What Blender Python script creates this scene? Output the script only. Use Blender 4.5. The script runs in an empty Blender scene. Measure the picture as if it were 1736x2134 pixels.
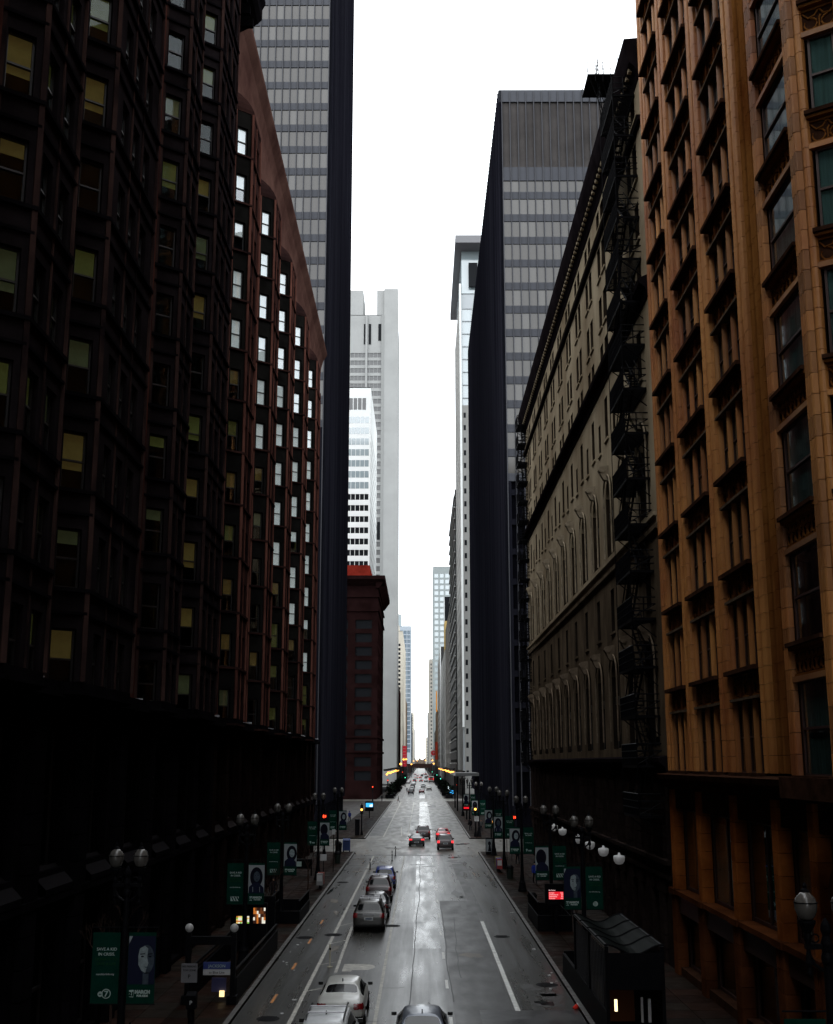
import bpy, bmesh, math, random
import numpy as np
from mathutils import Matrix, Vector
R = random.Random(7)
scene = bpy.context.scene
COL = scene.collection
PI = math.pi
CAM_H = 9.7

# ------------------------------------------------------------------ camera
cam_d = bpy.data.cameras.new('camera')
cam = bpy.data.objects.new('camera', cam_d)
COL.objects.link(cam)
PITCH = math.atan(422 / 2242)
YAW = math.atan(9 / 2281)
cam.location = (0, 0, CAM_H)
cam.rotation_euler = (PI / 2 + PITCH, 0, YAW)
cam_d.sensor_fit = 'VERTICAL'
cam_d.sensor_height = 24
cam_d.lens = 24 * 2242 / 2134
cam_d.shift_y = 101 / 2134
cam_d.clip_end = 9000
cam_d.clip_start = 0.3
scene.camera = cam

# ------------------------------------------------------------------ sky, sun, exposure
world = bpy.data.worlds.new("World")
scene.world = world
world.use_nodes = True
nt = world.node_tree
nt.nodes.clear()
SUN_EL, SUN_ROT = math.radians(58), math.radians(235)
w_out = nt.nodes.new('ShaderNodeOutputWorld')
sky = nt.nodes.new('ShaderNodeTexSky')
sky.sky_type = 'NISHITA'
sky.sun_disc = False
sky.sun_elevation = SUN_EL
sky.sun_rotation = SUN_ROT
bg1 = nt.nodes.new('ShaderNodeBackground'); bg1.inputs[1].default_value = 0.05
nt.links.new(sky.outputs[0], bg1.inputs[0])
# even cloud layer: overcast luminance rises smoothly from the horizon to the zenith
tc = nt.nodes.new('ShaderNodeTexCoord')
sep = nt.nodes.new('ShaderNodeSeparateXYZ'); nt.links.new(tc.outputs['Generated'], sep.inputs[0])
mr = nt.nodes.new('ShaderNodeMapRange'); nt.links.new(sep.outputs[2], mr.inputs[0])
mr.inputs[1].default_value = 0.0; mr.inputs[2].default_value = 1.0
mr.inputs[3].default_value = 2.3; mr.inputs[4].default_value = 2.7
bg2 = nt.nodes.new('ShaderNodeBackground'); bg2.inputs[0].default_value = (0.955, 0.985, 1.0, 1)
nt.links.new(mr.outputs[0], bg2.inputs[1])
add = nt.nodes.new('ShaderNodeAddShader')
nt.links.new(bg1.outputs[0], add.inputs[0]); nt.links.new(bg2.outputs[0], add.inputs[1])
nt.links.new(add.outputs[0], w_out.inputs[0])
sun_d = bpy.data.lights.new('sun', 'SUN')
sun_d.energy = 0.5
sun_d.angle = math.radians(25)
sun_d.color = (1.0, 0.96, 0.9)
sun = bpy.data.objects.new('sun', sun_d)
COL.objects.link(sun)
sun.location = (-60, -60, 150)
sun.rotation_euler = (PI / 2 - SUN_EL, 0, math.radians(-50))
vs = scene.view_settings
vs.view_transform = 'Standard'
try: vs.look = 'None'
except Exception: pass
vs.exposure = 0.0
vs.gamma = 1.0
vs.use_curve_mapping = False
cy = scene.cycles
cy.max_bounces = 6; cy.diffuse_bounces = 3; cy.glossy_bounces = 3
cy.transmission_bounces = 3; cy.transparent_max_bounces = 8; cy.volume_bounces = 0
cy.caustics_reflective = False; cy.caustics_refractive = False
cy.use_denoising = True
cy.sample_clamp_indirect = 4.0

# ------------------------------------------------------------------ materials
MATS = {}
def mat(name, col, rough=0.8, metal=0.0, ior=1.45, var=0.0, vscale=1.0, bump=0.0, bscale=8.0,
        rnd=0.0, emit=None, estr=0.0, col2=None, stretch=(1, 1, 1), rvar=0.0, spec=None):
    if spec is None: spec = 0.0 if rough >= .6 else .5
    if name in MATS: return MATS[name]
    m = bpy.data.materials.new(name); m.use_nodes = True
    n = m.node_tree; b = n.nodes['Principled BSDF']; L = n.links
    b.inputs['Base Color'].default_value = (*col, 1)
    b.inputs['Roughness'].default_value = rough
    b.inputs['Metallic'].default_value = metal
    b.inputs['IOR'].default_value = ior
    b.inputs['Specular IOR Level'].default_value = spec
    if emit:
        b.inputs['Emission Color'].default_value = (*emit, 1)
        b.inputs['Emission Strength'].default_value = estr
    if var or bump or rvar:
        g = n.nodes.new('ShaderNodeNewGeometry')
        mp = n.nodes.new('ShaderNodeMapping'); mp.inputs['Scale'].default_value = stretch
        L.new(g.outputs['Position'], mp.inputs[0])
    if var:
        no = n.nodes.new('ShaderNodeTexNoise'); no.inputs['Scale'].default_value = vscale
        no.inputs['Detail'].default_value = 6; no.inputs['Roughness'].default_value = 0.65
        L.new(mp.outputs[0], no.inputs[0])
        cr = n.nodes.new('ShaderNodeValToRGB')
        c2 = col2 or tuple(c * (1 - var) for c in col)
        c1 = col if col2 else tuple(min(1, c * (1 + var)) for c in col)
        cr.color_ramp.elements[0].position = 0.33; cr.color_ramp.elements[0].color = (*c2, 1)
        cr.color_ramp.elements[1].position = 0.67; cr.color_ramp.elements[1].color = (*c1, 1)
        L.new(no.outputs[0], cr.inputs[0])
        src = cr.outputs[0]
    else: src = None
    if rnd:
        oi = n.nodes.new('ShaderNodeObjectInfo')
        mr_ = n.nodes.new('ShaderNodeMapRange'); mr_.inputs[3].default_value = 1 - rnd; mr_.inputs[4].default_value = 1 + rnd
        L.new(oi.outputs['Random'], mr_.inputs[0])
        hs = n.nodes.new('ShaderNodeHueSaturation')
        L.new(mr_.outputs[0], hs.inputs['Value'])
        if src: L.new(src, hs.inputs['Color'])
        else: hs.inputs['Color'].default_value = (*col, 1)
        src = hs.outputs[0]
    if src: L.new(src, b.inputs['Base Color'])
    if rvar:
        no3 = n.nodes.new('ShaderNodeTexNoise'); no3.inputs['Scale'].default_value = vscale * 1.7; no3.inputs['Detail'].default_value = 4
        L.new(mp.outputs[0], no3.inputs[0])
        m3 = n.nodes.new('ShaderNodeMapRange'); m3.inputs[1].default_value = .3; m3.inputs[2].default_value = .7
        m3.inputs[3].default_value = max(0.03, rough - rvar); m3.inputs[4].default_value = min(1, rough + rvar)
        L.new(no3.outputs[0], m3.inputs[0]); L.new(m3.outputs[0], b.inputs['Roughness'])
    if bump:
        no2 = n.nodes.new('ShaderNodeTexNoise'); no2.inputs['Scale'].default_value = bscale; no2.inputs['Detail'].default_value = 5
        L.new(mp.outputs[0], no2.inputs[0])
        bp = n.nodes.new('ShaderNodeBump'); bp.inputs['Strength'].default_value = bump; bp.inputs['Distance'].default_value = 0.05
        L.new(no2.outputs[0], bp.inputs['Height']); L.new(bp.outputs[0], b.inputs['Normal'])
    MATS[name] = m
    return m

def clear_glass(name, tint=(0.75, 0.8, 0.8), f0=0.09, rough=0.02):
    if name in MATS: return MATS[name]
    m = bpy.data.materials.new(name); m.use_nodes = True
    n = m.node_tree; n.nodes.clear(); L = n.links
    o = n.nodes.new('ShaderNodeOutputMaterial'); mx = n.nodes.new('ShaderNodeMixShader')
    tr = n.nodes.new('ShaderNodeBsdfTransparent'); tr.inputs[0].default_value = (*tint, 1)
    gl = n.nodes.new('ShaderNodeBsdfGlossy'); gl.inputs['Roughness'].default_value = rough
    gl.inputs['Color'].default_value = (0.93, 0.96, 1, 1)
    lw = n.nodes.new('ShaderNodeLayerWeight'); lw.inputs[0].default_value = 0.5
    mr_ = n.nodes.new('ShaderNodeMapRange'); L.new(lw.outputs['Facing'], mr_.inputs[0])
    pw = n.nodes.new('ShaderNodeMath'); pw.operation = 'POWER'; pw.inputs[1].default_value = 4.0
    L.new(lw.outputs['Facing'], pw.inputs[0]); L.new(pw.outputs[0], mr_.inputs[0])
    mr_.inputs[3].default_value = f0; mr_.inputs[4].default_value = 0.95
    L.new(mr_.outputs[0], mx.inputs[0]); L.new(tr.outputs[0], mx.inputs[1]); L.new(gl.outputs[0], mx.inputs[2])
    L.new(mx.outputs[0], o.inputs[0])
    MATS[name] = m
    return m

def emis(name, col, s):
    if name in MATS: return MATS[name]
    return mat(name, tuple(c * .3 for c in col), .5, emit=col, estr=s)

M_interior = mat('interior_shade_dark', (0.004, 0.004, 0.005), 0.9, spec=.05)
M_iron = mat('black_iron', (0.004, 0.004, 0.005), 0.5, var=.3, vscale=3, spec=.04)
M_glass = clear_glass('window_glass', tint=(.88, .9, .9), f0=.12)
M_glassS = clear_glass('sooty_window_glass', tint=(.85, .9, .88), f0=.015)
M_glass2 = clear_glass('old_window_glass', tint=(.62, .7, .7), f0=.03, rough=.03)

# ------------------------------------------------------------------ mesh toolkit
class MB:
    """collects faces (with materials); mesh() turns them into ONE mesh"""
    def __init__(s):
        s.v = []; s.f = []; s.m = []; s.mats = []; s.smooth = False
    def mi(s, m):
        if m not in s.mats: s.mats.append(m)
        return s.mats.index(m)
    def quad(s, a, b, c, d, m):
        n = len(s.v); s.v += [a, b, c, d]; s.f.append((n, n + 1, n + 2, n + 3)); s.m.append(s.mi(m))
    def box(s, x0, x1, y0, y1, z0, z1, m, T=None):
        n = len(s.v)
        P = [(x, y, z) for z in (z0, z1) for y in (y0, y1) for x in (x0, x1)]
        if T: P = [tuple(T @ Vector(p)) for p in P]
        s.v += P
        k = s.mi(m)
        for f in ((0, 2, 3, 1), (4, 5, 7, 6), (0, 1, 5, 4), (2, 6, 7, 3), (0, 4, 6, 2), (1, 3, 7, 5)):
            s.f.append(tuple(n + i for i in f)); s.m.append(k)
        return s
    def prism(s, poly, z0, z1, m, T=None, cap=True):
        """poly: list of (x, y), counter-clockwise from above"""
        n = len(s.v); N = len(poly); k = s.mi(m)
        P = [(x, y, z0) for x, y in poly] + [(x, y, z1) for x, y in poly]
        if T: P = [tuple(T @ Vector(p)) for p in P]
        s.v += P
        for i in range(N):
            j = (i + 1) % N
            s.f.append((n + i, n + j, n + N + j, n + N + i)); s.m.append(k)
        if cap:
            s.f.append(tuple(n + N + i for i in range(N))); s.m.append(k)
            s.f.append(tuple(n + i for i in reversed(range(N)))); s.m.append(k)
        return s
    def extr(s, poly, axis, a0, a1, m):
        """profile polygon extruded along x or y. poly (h, z): h is the other horizontal axis"""
        n = len(s.v); N = len(poly); k = s.mi(m)
        for a in (a0, a1):
            for h, z in poly:
                s.v.append((a, h, z) if axis == 'x' else (h, a, z))
        for i in range(N):
            j = (i + 1) % N
            s.f.append((n + i, n + j, n + N + j, n + N + i)); s.m.append(k)
        s.f.append(tuple(n + N + i for i in range(N))); s.m.append(k)
        s.f.append(tuple(n + i for i in reversed(range(N)))); s.m.append(k)
        return s
    def lathe(s, prof, m, seg=10, c=(0, 0, 0)):
        """prof: (r, z) pairs from bottom to top"""
        k = s.mi(m); n = len(s.v); N = len(prof)
        for r, z in prof:
            for i in range(seg):
                a = 2 * PI * i / seg
                s.v.append((c[0] + r * math.cos(a), c[1] + r * math.sin(a), c[2] + z))
        for j in range(N - 1):
            for i in range(seg):
                i2 = (i + 1) % seg
                s.f.append((n + j * seg + i, n + j * seg + i2, n + (j + 1) * seg + i2, n + (j + 1) * seg + i)); s.m.append(k)
        s.f.append(tuple(n + i for i in reversed(range(seg)))); s.m.append(k)
        s.f.append(tuple(n + (N - 1) * seg + i for i in range(seg))); s.m.append(k)
        return s
    def tube(s, pts, r, m, seg=6):
        """round bar through points; r a number or one per point"""
        k = s.mi(m); pts = [Vector(p) for p in pts]; N = len(pts); n = len(s.v)
        rr = r if isinstance(r, (list, tuple)) else [r] * N
        for j, p in enumerate(pts):
            t = (pts[min(j + 1, N - 1)] - pts[max(j - 1, 0)]).normalized()
            a = t.cross(Vector((0, 0, 1)))
            if a.length < 1e-3: a = Vector((1, 0, 0))
            a.normalize(); b = t.cross(a)
            for i in range(seg):
                g = 2 * PI * i / seg
                s.v.append(tuple(p + a * math.cos(g) * rr[j] + b * math.sin(g) * rr[j]))
        for j in range(N - 1):
            for i in range(seg):
                i2 = (i + 1) % seg
                s.f.append((n + j * seg + i, n + (j + 1) * seg + i, n + (j + 1) * seg + i2, n + j * seg + i2)); s.m.append(k)
        s.f.append(tuple(n + i for i in range(seg))); s.m.append(k)
        s.f.append(tuple(n + (N - 1) * seg + i for i in reversed(range(seg)))); s.m.append(k)
        return s
    def bar(s, a, b, w, m):
        """square bar between two points"""
        return s.tube([a, b], w * .7, m, seg=4)
    def mesh(s, name='mesh'):
        me = bpy.data.meshes.new(name)
        me.from_pydata(s.v, [], s.f)
        for m in s.mats: me.materials.append(m)
        me.polygons.foreach_set('material_index', s.m)
        me.polygons.foreach_set('use_smooth', [bool(s.smooth)] * len(s.f))
        me.update()
        return me

def tag(o, label=None, cat=None, group=None, kind=None):
    if label: o['label'] = label
    if cat: o['category'] = cat
    if group: o['group'] = group
    if kind: o['kind'] = kind
    return o
def obj(name, me, parent=None, M=None):
    if isinstance(me, MB): me = me.mesh(name)
    o = bpy.data.objects.new(name, me); COL.objects.link(o)
    if parent: o.parent = parent
    if M is not None: o.matrix_local = M
    return o
def thing(name, label, cat, loc=(0, 0, 0), rz=0, group=None):
    o = bpy.data.objects.new(name, None); COL.objects.link(o)
    o.location = loc; o.rotation_euler = (0, 0, rz); o.empty_display_size = .5
    return tag(o, label, cat, group)
def copy_tree(o, parent=None):
    c = o.copy(); COL.objects.link(c)
    if parent: c.parent = parent
    for ch in KIDS.get(o.name, []) if False else list(o.children): copy_tree(ch, c)
    return c
KIDS = {}

_arr = {}
def arrays(me):
    if me.name not in _arr:
        v = np.empty(len(me.vertices) * 3); me.vertices.foreach_get('co', v)
        ls = np.empty(len(me.polygons), int); me.polygons.foreach_get('loop_total', ls)
        vi = np.empty(len(me.loops), int); me.loops.foreach_get('vertex_index', vi)
        mi = np.empty(len(me.polygons), int); me.polygons.foreach_get('material_index', mi)
        _arr[me.name] = (v.reshape(-1, 3), ls, vi, mi, list(me.materials))
    return _arr[me.name]
def merged(name, items):
    """one mesh out of (mesh, matrix) pairs"""
    V = []; LS = []; VI = []; MI = []; mats = []; off = 0
    for me, M in items:
        v, ls, vi, mi, ms = arrays(me)
        A = np.array(M)
        V.append(v @ A[:3, :3].T + A[:3, 3]); LS.append(ls); VI.append(vi + off); off += len(v)
        idx = []
        for m in ms:
            if m not in mats: mats.append(m)
            idx.append(mats.index(m))
        MI.append(np.array(idx)[mi])
    V = np.concatenate(V); LS = np.concatenate(LS); VI = np.concatenate(VI); MI = np.concatenate(MI)
    me = bpy.data.meshes.new(name)
    me.vertices.add(len(V)); me.vertices.foreach_set('co', V.ravel())
    me.loops.add(len(VI)); me.loops.foreach_set('vertex_index', VI)
    me.polygons.add(len(LS))
    st = np.concatenate(([0], np.cumsum(LS)[:-1]))
    me.polygons.foreach_set('loop_start', st); me.polygons.foreach_set('loop_total', LS)
    for m in mats: me.materials.append(m)
    me.polygons.foreach_set('material_index', MI)
    me.polygons.foreach_set('use_smooth', np.zeros(len(LS), bool))
    me.update(calc_edges=True)
    return me

cth, sth = math.cos(PITCH), math.sin(PITCH)
def px_size(p, size):
    """size on the 833x1024 picture of something `size` metres big at p; 0 outside the frame"""
    x, y, z = p[0] * math.cos(YAW) + p[1] * math.sin(YAW), -p[0] * math.sin(YAW) + p[1] * math.cos(YAW), p[2] - CAM_H
    d = y * cth + z * sth
    if d < 1: return 0
    v = -y * sth + z * cth
    X = 868 + 2242 * x / d; Y = 1168 - 2242 * v / d
    k = 0.48 * 2242 / d
    m = size * k
    if X < -10 - m or X > 1746 + m or Y < -10 - m or Y > 2144 + m: return 0
    return m

class Building:
    """a thing whose alike pieces are placed through a pool: the 300 that show largest become parts, the rest one stuff part"""
    def __init__(s, name, label, cat, loc, group=None, min_px=3.0):
        s.root = thing(name, label, cat, loc, 0, group); s.loc = Vector(loc); s.pool = {}; s.min_px = min_px
    def put(s, name, me, M, kids=(), size=None, cap=300):
        s.pool.setdefault(name, []).append((me, M, kids, size))
    def one(s, name, mb, label=None):
        o = obj(name, mb, s.root, Matrix.Translation(-s.loc))
        if label: o['label'] = label
        return o
    def done(s, cap=300):
        inv = Matrix.Translation(-s.loc)
        for name, L in s.pool.items():
            sc = []
            for i, (me, M, kids, size) in enumerate(L):
                if size is None:
                    v = arrays(me)[0]; e = v.max(0) - v.min(0); size = sorted(e)[1]
                    c = M @ Vector((v.max(0) + v.min(0)) / 2)
                else: c = M.translation
                sc.append((px_size(c, size), i))
            sc.sort(reverse=True)
            keep = [i for p, i in sc[:cap] if p >= s.min_px]
            if len(keep) < 3 and len(L) <= 8: keep = list(range(len(L)))
            ks = set(keep)
            for i in keep:
                me, M, kids, size = L[i]
                o = obj(name, me, s.root, inv @ M)
                for kn, km, kM in kids: obj(kn, km, o, kM)
            rest = [x for i, x in enumerate(L) if i not in ks]
            if rest:
                it = []
                for me, M, kids, size in rest:
                    it.append((me, inv @ M))
                    for kn, km, kM in kids: it.append((km, inv @ M @ kM))
                o = obj(name, merged(name, it), s.root); o['kind'] = 'stuff'
        s.pool = {}

class Frame:
    """wall plane: s along the wall, d outward, z up. Parts are modelled facing -Y with x along s"""
    def __init__(f, origin, n):
        f.o = Vector((origin[0], origin[1], 0)); f.n = Vector((n[0], n[1], 0)).normalized()
        f.u = Vector((0, 0, 1)).cross(f.n)
        f.R = Matrix((( f.u.x, -f.n.x, 0, 0), (f.u.y, -f.n.y, 0, 0), (0, 0, 1, 0), (0, 0, 0, 1)))
    def p(f, s, d, z): return tuple(f.o + f.u * s + f.n * d + Vector((0, 0, z)))
    def M(f, s, d, z): return Matrix.Translation(f.p(s, d, z)) @ f.R
    def box(f, mb, s0, s1, d0, d1, z0, z1, m):
        mb.box(s0, s1, -d1, -d0, z0, z1, m, T=Matrix.Translation(f.o) @ f.R)
def seg_frame(P, Q):
    u = Vector((Q[0] - P[0], Q[1] - P[1])); L = u.length; u /= L
    return Frame(P, (u.y, -u.x)), L

def wall(mb, F, s0, s1, z0, z1, holes, m, rev=0.4, mrev=None, d=0.0):
    """wall front with real openings and their reveals"""
    mrev = mrev or m
    ss = sorted(set([s0, s1] + [h[0] for h in holes] + [h[1] for h in holes]))
    zs = sorted(set([z0, z1] + [h[2] for h in holes] + [h[3] for h in holes]))
    ss = [x for x in ss if s0 - 1e-6 <= x <= s1 + 1e-6]; zs = [z for z in zs if z0 - 1e-6 <= z <= z1 + 1e-6]
    hs = [h for h in holes]
    for j in range(len(zs) - 1):
        zc = (zs[j] + zs[j + 1]) / 2
        row = [h for h in hs if h[2] < zc < h[3]]
        run = None
        for i in range(len(ss) - 1):
            sc = (ss[i] + ss[i + 1]) / 2
            inh = any(h[0] < sc < h[1] for h in row)
            if not inh and run is None: run = ss[i]
            if (inh or i == len(ss) - 2) and run is not None:
                e = ss[i] if inh else ss[i + 1]
                mb.quad(F.p(run, d, zs[j]), F.p(e, d, zs[j]), F.p(e, d, zs[j + 1]), F.p(run, d, zs[j + 1]), m)
                run = None
    for a, b, c, e in hs:
        r = d - rev
        mb.quad(F.p(a, d, c), F.p(a, r, c), F.p(a, r, e), F.p(a, d, e), mrev)
        mb.quad(F.p(b, r, c), F.p(b, d, c), F.p(b, d, e), F.p(b, r, e), mrev)
        mb.quad(F.p(a, d, c), F.p(b, d, c), F.p(b, r, c), F.p(a, r, c), mrev)
        mb.quad(F.p(a, r, e), F.p(b, r, e), F.p(b, d, e), F.p(a, d, e), mrev)

_mc = {}
def box_mesh(w, dp, h, m, cx=True, name='block'):
    """box w x dp x h, x centred, front at y=0 going back to +dp, z from 0"""
    k = ('box', round(w, 3), round(dp, 3), round(h, 3), m.name)
    if k not in _mc:
        mb = MB(); mb.box(-w / 2, w / 2, 0, dp, 0, h, m); _mc[k] = mb.mesh(name)
    return _mc[k]
def window_parts(w, h, mf, mg, shade=None, fw=0.06, rail=True, vbar=0, dp=0.08, bars=None):
    """returns (frame mesh, [(name, mesh, matrix)]) : opening w x h, origin bottom centre"""
    k = ('win', round(w, 3), round(h, 3), mf.name, fw, rail, vbar, dp)
    if k not in _mc:
        mb = MB()
        mb.box(-w / 2, -w / 2 + fw, 0, dp, 0, h, mf); mb.box(w / 2 - fw, w / 2, 0, dp, 0, h, mf)
        mb.box(-w / 2 + fw, w / 2 - fw, 0, dp, 0, fw, mf); mb.box(-w / 2 + fw, w / 2 - fw, 0, dp, h - fw, h, mf)
        if rail: mb.box(-w / 2 + fw, w / 2 - fw, -0.02, dp, h * .5 - fw / 2, h * .5 + fw / 2, mf)
        for i in range(vbar):
            x = -w / 2 + w * (i + 1) / (vbar + 1)
            mb.box(x - fw / 2, x + fw / 2, -0.01, dp - .01, fw, h - fw, mf)
        _mc[k] = mb.mesh('window')
    fr = _mc[k]
    k2 = ('pane', round(w, 3), round(h, 3), mg.name, fw)
    if k2 not in _mc:
        mb = MB(); mb.box(-w / 2 + fw, w / 2 - fw, 0, .008, fw, h - fw, mg); _mc[k2] = mb.mesh('pane')
    kids = [('pane', _mc[k2], Matrix.Translation((0, dp * .5, 0)))]
    if shade:
        ms, lo, hi = shade
        k3 = ('shade', round(w, 3), round(h, 3), ms.name, round(lo, 2), round(hi, 2))
        if k3 not in _mc:
            mb = MB(); mb.box(-w / 2 + fw, w / 2 - fw, 0, .012, h * lo, h * hi - fw * .3, ms); _mc[k3] = mb.mesh('window_shade')
        kids.append(('window_shade', _mc[k3], Matrix.Translation((0, dp * .5 + .05, 0))))
    return fr, kids
def put_window(B, F, s, d, z, w, h, mf, mg, **kw):
    fr, kids = window_parts(w, h, mf, mg, **kw)
    B.put('window', fr, F.M(s, d, z), kids)

_font = {}
def text_mesh(txt, size, m, align='CENTER', bold=0.0, depth=0.004):
    k = (txt, round(size, 3), m.name, align, bold)
    if k in _font: return _font[k]
    cu = bpy.data.curves.new('lettering', 'FONT'); cu.body = txt; cu.size = size; cu.align_x = align
    cu.offset = bold; cu.extrude = depth; cu.resolution_u = 3
    o = bpy.data.objects.new('lettering', cu); COL.objects.link(o)
    me = bpy.data.meshes.new_from_object(o)
    bpy.data.objects.remove(o); bpy.data.curves.remove(cu)
    me.name = 'lettering'; me.materials.clear(); me.materials.append(m)
    _font[k] = me
    return me
STAND = Matrix.Rotation(PI / 2, 4, 'X')      # text upright, facing -Y
def T3(x, y, z): return Matrix.Translation((x, y, z))

# ------------------------------------------------------------------ ground, road, pavements
M_ground = mat('ground_asphalt', (0.03, 0.03, 0.032), 0.6, var=.4, vscale=.3)
def road_material():
    m = bpy.data.materials.new('wet_asphalt'); m.use_nodes = True
    n = m.node_tree; b = n.nodes['Principled BSDF']; L = n.links
    g = n.nodes.new('ShaderNodeNewGeometry')
    def noise(scale, st, det=6, ro=.6):
        mp = n.nodes.new('ShaderNodeMapping'); mp.inputs['Scale'].default_value = st
        L.new(g.outputs['Position'], mp.inputs[0])
        no = n.nodes.new('ShaderNodeTexNoise'); no.inputs['Scale'].default_value = scale
        no.inputs['Detail'].default_value = det; no.inputs['Roughness'].default_value = ro
        L.new(mp.outputs[0], no.inputs[0]); return no
    big = noise(.35, (1, .25, 1)); fine = noise(5, (1, .6, 1)); streak = noise(2.0, (1, .035, 1), 5)
    grit = noise(60, (1, 1, 1), 3)
    mx = n.nodes.new('ShaderNodeMath'); mx.operation = 'MULTIPLY_ADD'; mx.inputs[1].default_value = .5
    L.new(streak.outputs[0], mx.inputs[0])
    m2 = n.nodes.new('ShaderNodeMath'); m2.operation = 'MULTIPLY'; m2.inputs[1].default_value = .5
    L.new(big.outputs[0], m2.inputs[0]); L.new(m2.outputs[0], mx.inputs[2])
    cr = n.nodes.new('ShaderNodeValToRGB'); L.new(mx.outputs[0], cr.inputs[0])
    e = cr.color_ramp.elements
    e[0].position = .40; e[0].color = (.014, .014, .013, 1)
    e[1].position = .60; e[1].color = (.050, .049, .044, 1)
    x = cr.color_ramp.elements.new(.5); x.color = (.028, .027, .024, 1)
    ov = n.nodes.new('ShaderNodeMix'); ov.data_type = 'RGBA'; ov.blend_type = 'MULTIPLY'; ov.inputs[0].default_value = .7
    c2 = n.nodes.new('ShaderNodeValToRGB'); L.new(fine.outputs[0], c2.inputs[0])
    c2.color_ramp.elements[0].position = .35; c2.color_ramp.elements[0].color = (.45, .44, .43, 1)
    c2.color_ramp.elements[1].position = .62; c2.color_ramp.elements[1].color = (1.2, 1.18, 1.15, 1)
    L.new(cr.outputs[0], ov.inputs[6]); L.new(c2.outputs[0], ov.inputs[7])
    L.new(ov.outputs[2], b.inputs['Base Color'])
    rr = n.nodes.new('ShaderNodeMapRange'); L.new(mx.outputs[0], rr.inputs[0])
    rr.inputs[1].default_value = .35; rr.inputs[2].default_value = .65
    rr.inputs[3].default_value = .40; rr.inputs[4].default_value = .22
    L.new(rr.outputs[0], b.inputs['Roughness'])
    bp = n.nodes.new('ShaderNodeBump'); bp.inputs['Strength'].default_value = .10; bp.inputs['Distance'].default_value = .01
    L.new(grit.outputs[0], bp.inputs['Height']); L.new(bp.outputs[0], b.inputs['Normal'])
    b.inputs['Specular IOR Level'].default_value = .55
    MATS['wet_asphalt'] = m
    return m
M_road = road_material()
M_patch = mat('dark_patch_asphalt', (.014, .0135, .013), .42, var=.5, vscale=.6, rvar=.08, stretch=(1, .35, 1))
M_patch2 = mat('pale_concrete_patch', (.060, .060, .057), .27, var=.5, vscale=.7, stretch=(1, .15, 1), rvar=.09)
M_crack = mat('crack_tar', (.008, .008, .008), .5)
M_wline = mat('worn_white_paint', (.50, .48, .42), .5, var=.6, vscale=2.4, col2=(.22, .21, .19))
M_wline2 = mat('fresh_white_paint', (.6, .6, .57), .45, var=.25, vscale=3)
M_oline = mat('orange_paint', (.42, .15, .018), .5, var=.35, vscale=3)
M_kerb = mat('kerb_concrete', (.05, .045, .04), .5, var=.35, vscale=1.5, rvar=.1)
M_slab = mat('red_brown_paver', (.0125, .0055, .0034), .6, spec=.03, var=.4, vscale=.9, rnd=.3, rvar=.15, bump=.2, bscale=25)
M_slab2 = mat('grey_paver', (.0100, .0068, .0047), .6, spec=.03, var=.35, vscale=.9, rnd=.25, rvar=.15, bump=.2, bscale=25)
M_joint = mat('pavement_bed', (.012, .011, .010), .7)

mb = MB(); mb.box(-2500, 2500, -600, 5000, -.6, 0, M_ground)
tag(obj('ground', mb), kind='structure')
XL, XR = -7.2, 6.3
road = thing('road', None, None); tag(road, kind='structure')
M_road2 = mat('pale_wet_concrete_road', (.105, .100, .088), .38, var=.4, vscale=.6, stretch=(1, .2, 1), rvar=.11, col2=(.045, .041, .034), bump=.06, bscale=30)
mb = MB(); mb.box(XL, XR, -60, 119.5, 0.001, .004, M_road); obj('road_surface', mb, road)
mb = MB(); mb.box(XL, XR, 119.5, 3200, 0.001, .004, M_road2); obj('road_surface', mb, road)
STREETS = [(122, 144), (281, 305), (452, 476), (620, 644), (800, 822), (985, 1005)]
mb = MB()
for a, b in STREETS:
    mb.box(-300, XL, a, b, 0.001, .004, M_road2); mb.box(XR, 300, a, b, 0.001, .004, M_road2)
obj('cross_street', mb, road)
def strip(name, pts, w, m, z=.0085):
    """flat strip following points on the road"""
    mb = MB()
    for (x0, y0), (x1, y1) in zip(pts, pts[1:]):
        d = Vector((x1 - x0, y1 - y0)).normalized(); nx, ny = -d.y * w / 2, d.x * w / 2
        mb.quad((x0 + nx, y0 + ny, z), (x0 - nx, y0 - ny, z), (x1 - nx, y1 - ny, z), (x1 + nx, y1 + ny, z), m)
    return obj(name, mb, road)
def patch(name, poly, m, z=.006):
    mb = MB(); mb.prism(poly, .0045, z, m); return obj(name, mb, road)
for (a, b) in ((18, 118), (148, 278), (308, 448), (480, 616)):
    strip('lane_line', [(-5.0, a), (-5.0, b)], .17, M_wline)
    strip('lane_line', [(-1.76, a), (-1.76, b)], .14, M_wline)
    y = a + 2.5
    while y < b:
        strip('lane_dash', [(1.15, y), (1.15, y + 1.9)], .13, M_wline2); y += 7.3
strip('lane_line', [(3.86, 45.4), (3.80, 70)], .2, M_wline2)
for y in (33, 40.3, 47.6, 54.9, 62.4, 69.7): strip('bike_lane_dash', [(-6.15, y - .8), (-6.15, y + .9)], .12, M_oline)
strip('buffer_line', [(-4.02, 53.3), (-4.15, 68)], .15, M_wline)
strip('lane_line', [(-2.6, 150), (-3.0, 170)], .12, M_wline)
for (x0, y0, x1, y1) in ((-4.95, 49.1, -4.3, 49.8), (-4.95, 55.3, -4.2, 56.1), (-4.95, 61.5, -4.15, 62.8), (-4.95, 68, -4.2, 69.4), (-4.95, 75, -4.2, 76.3)):
    strip('buffer_line', [(x0, y0), (x1, y1)], .1, M_wline)
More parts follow.
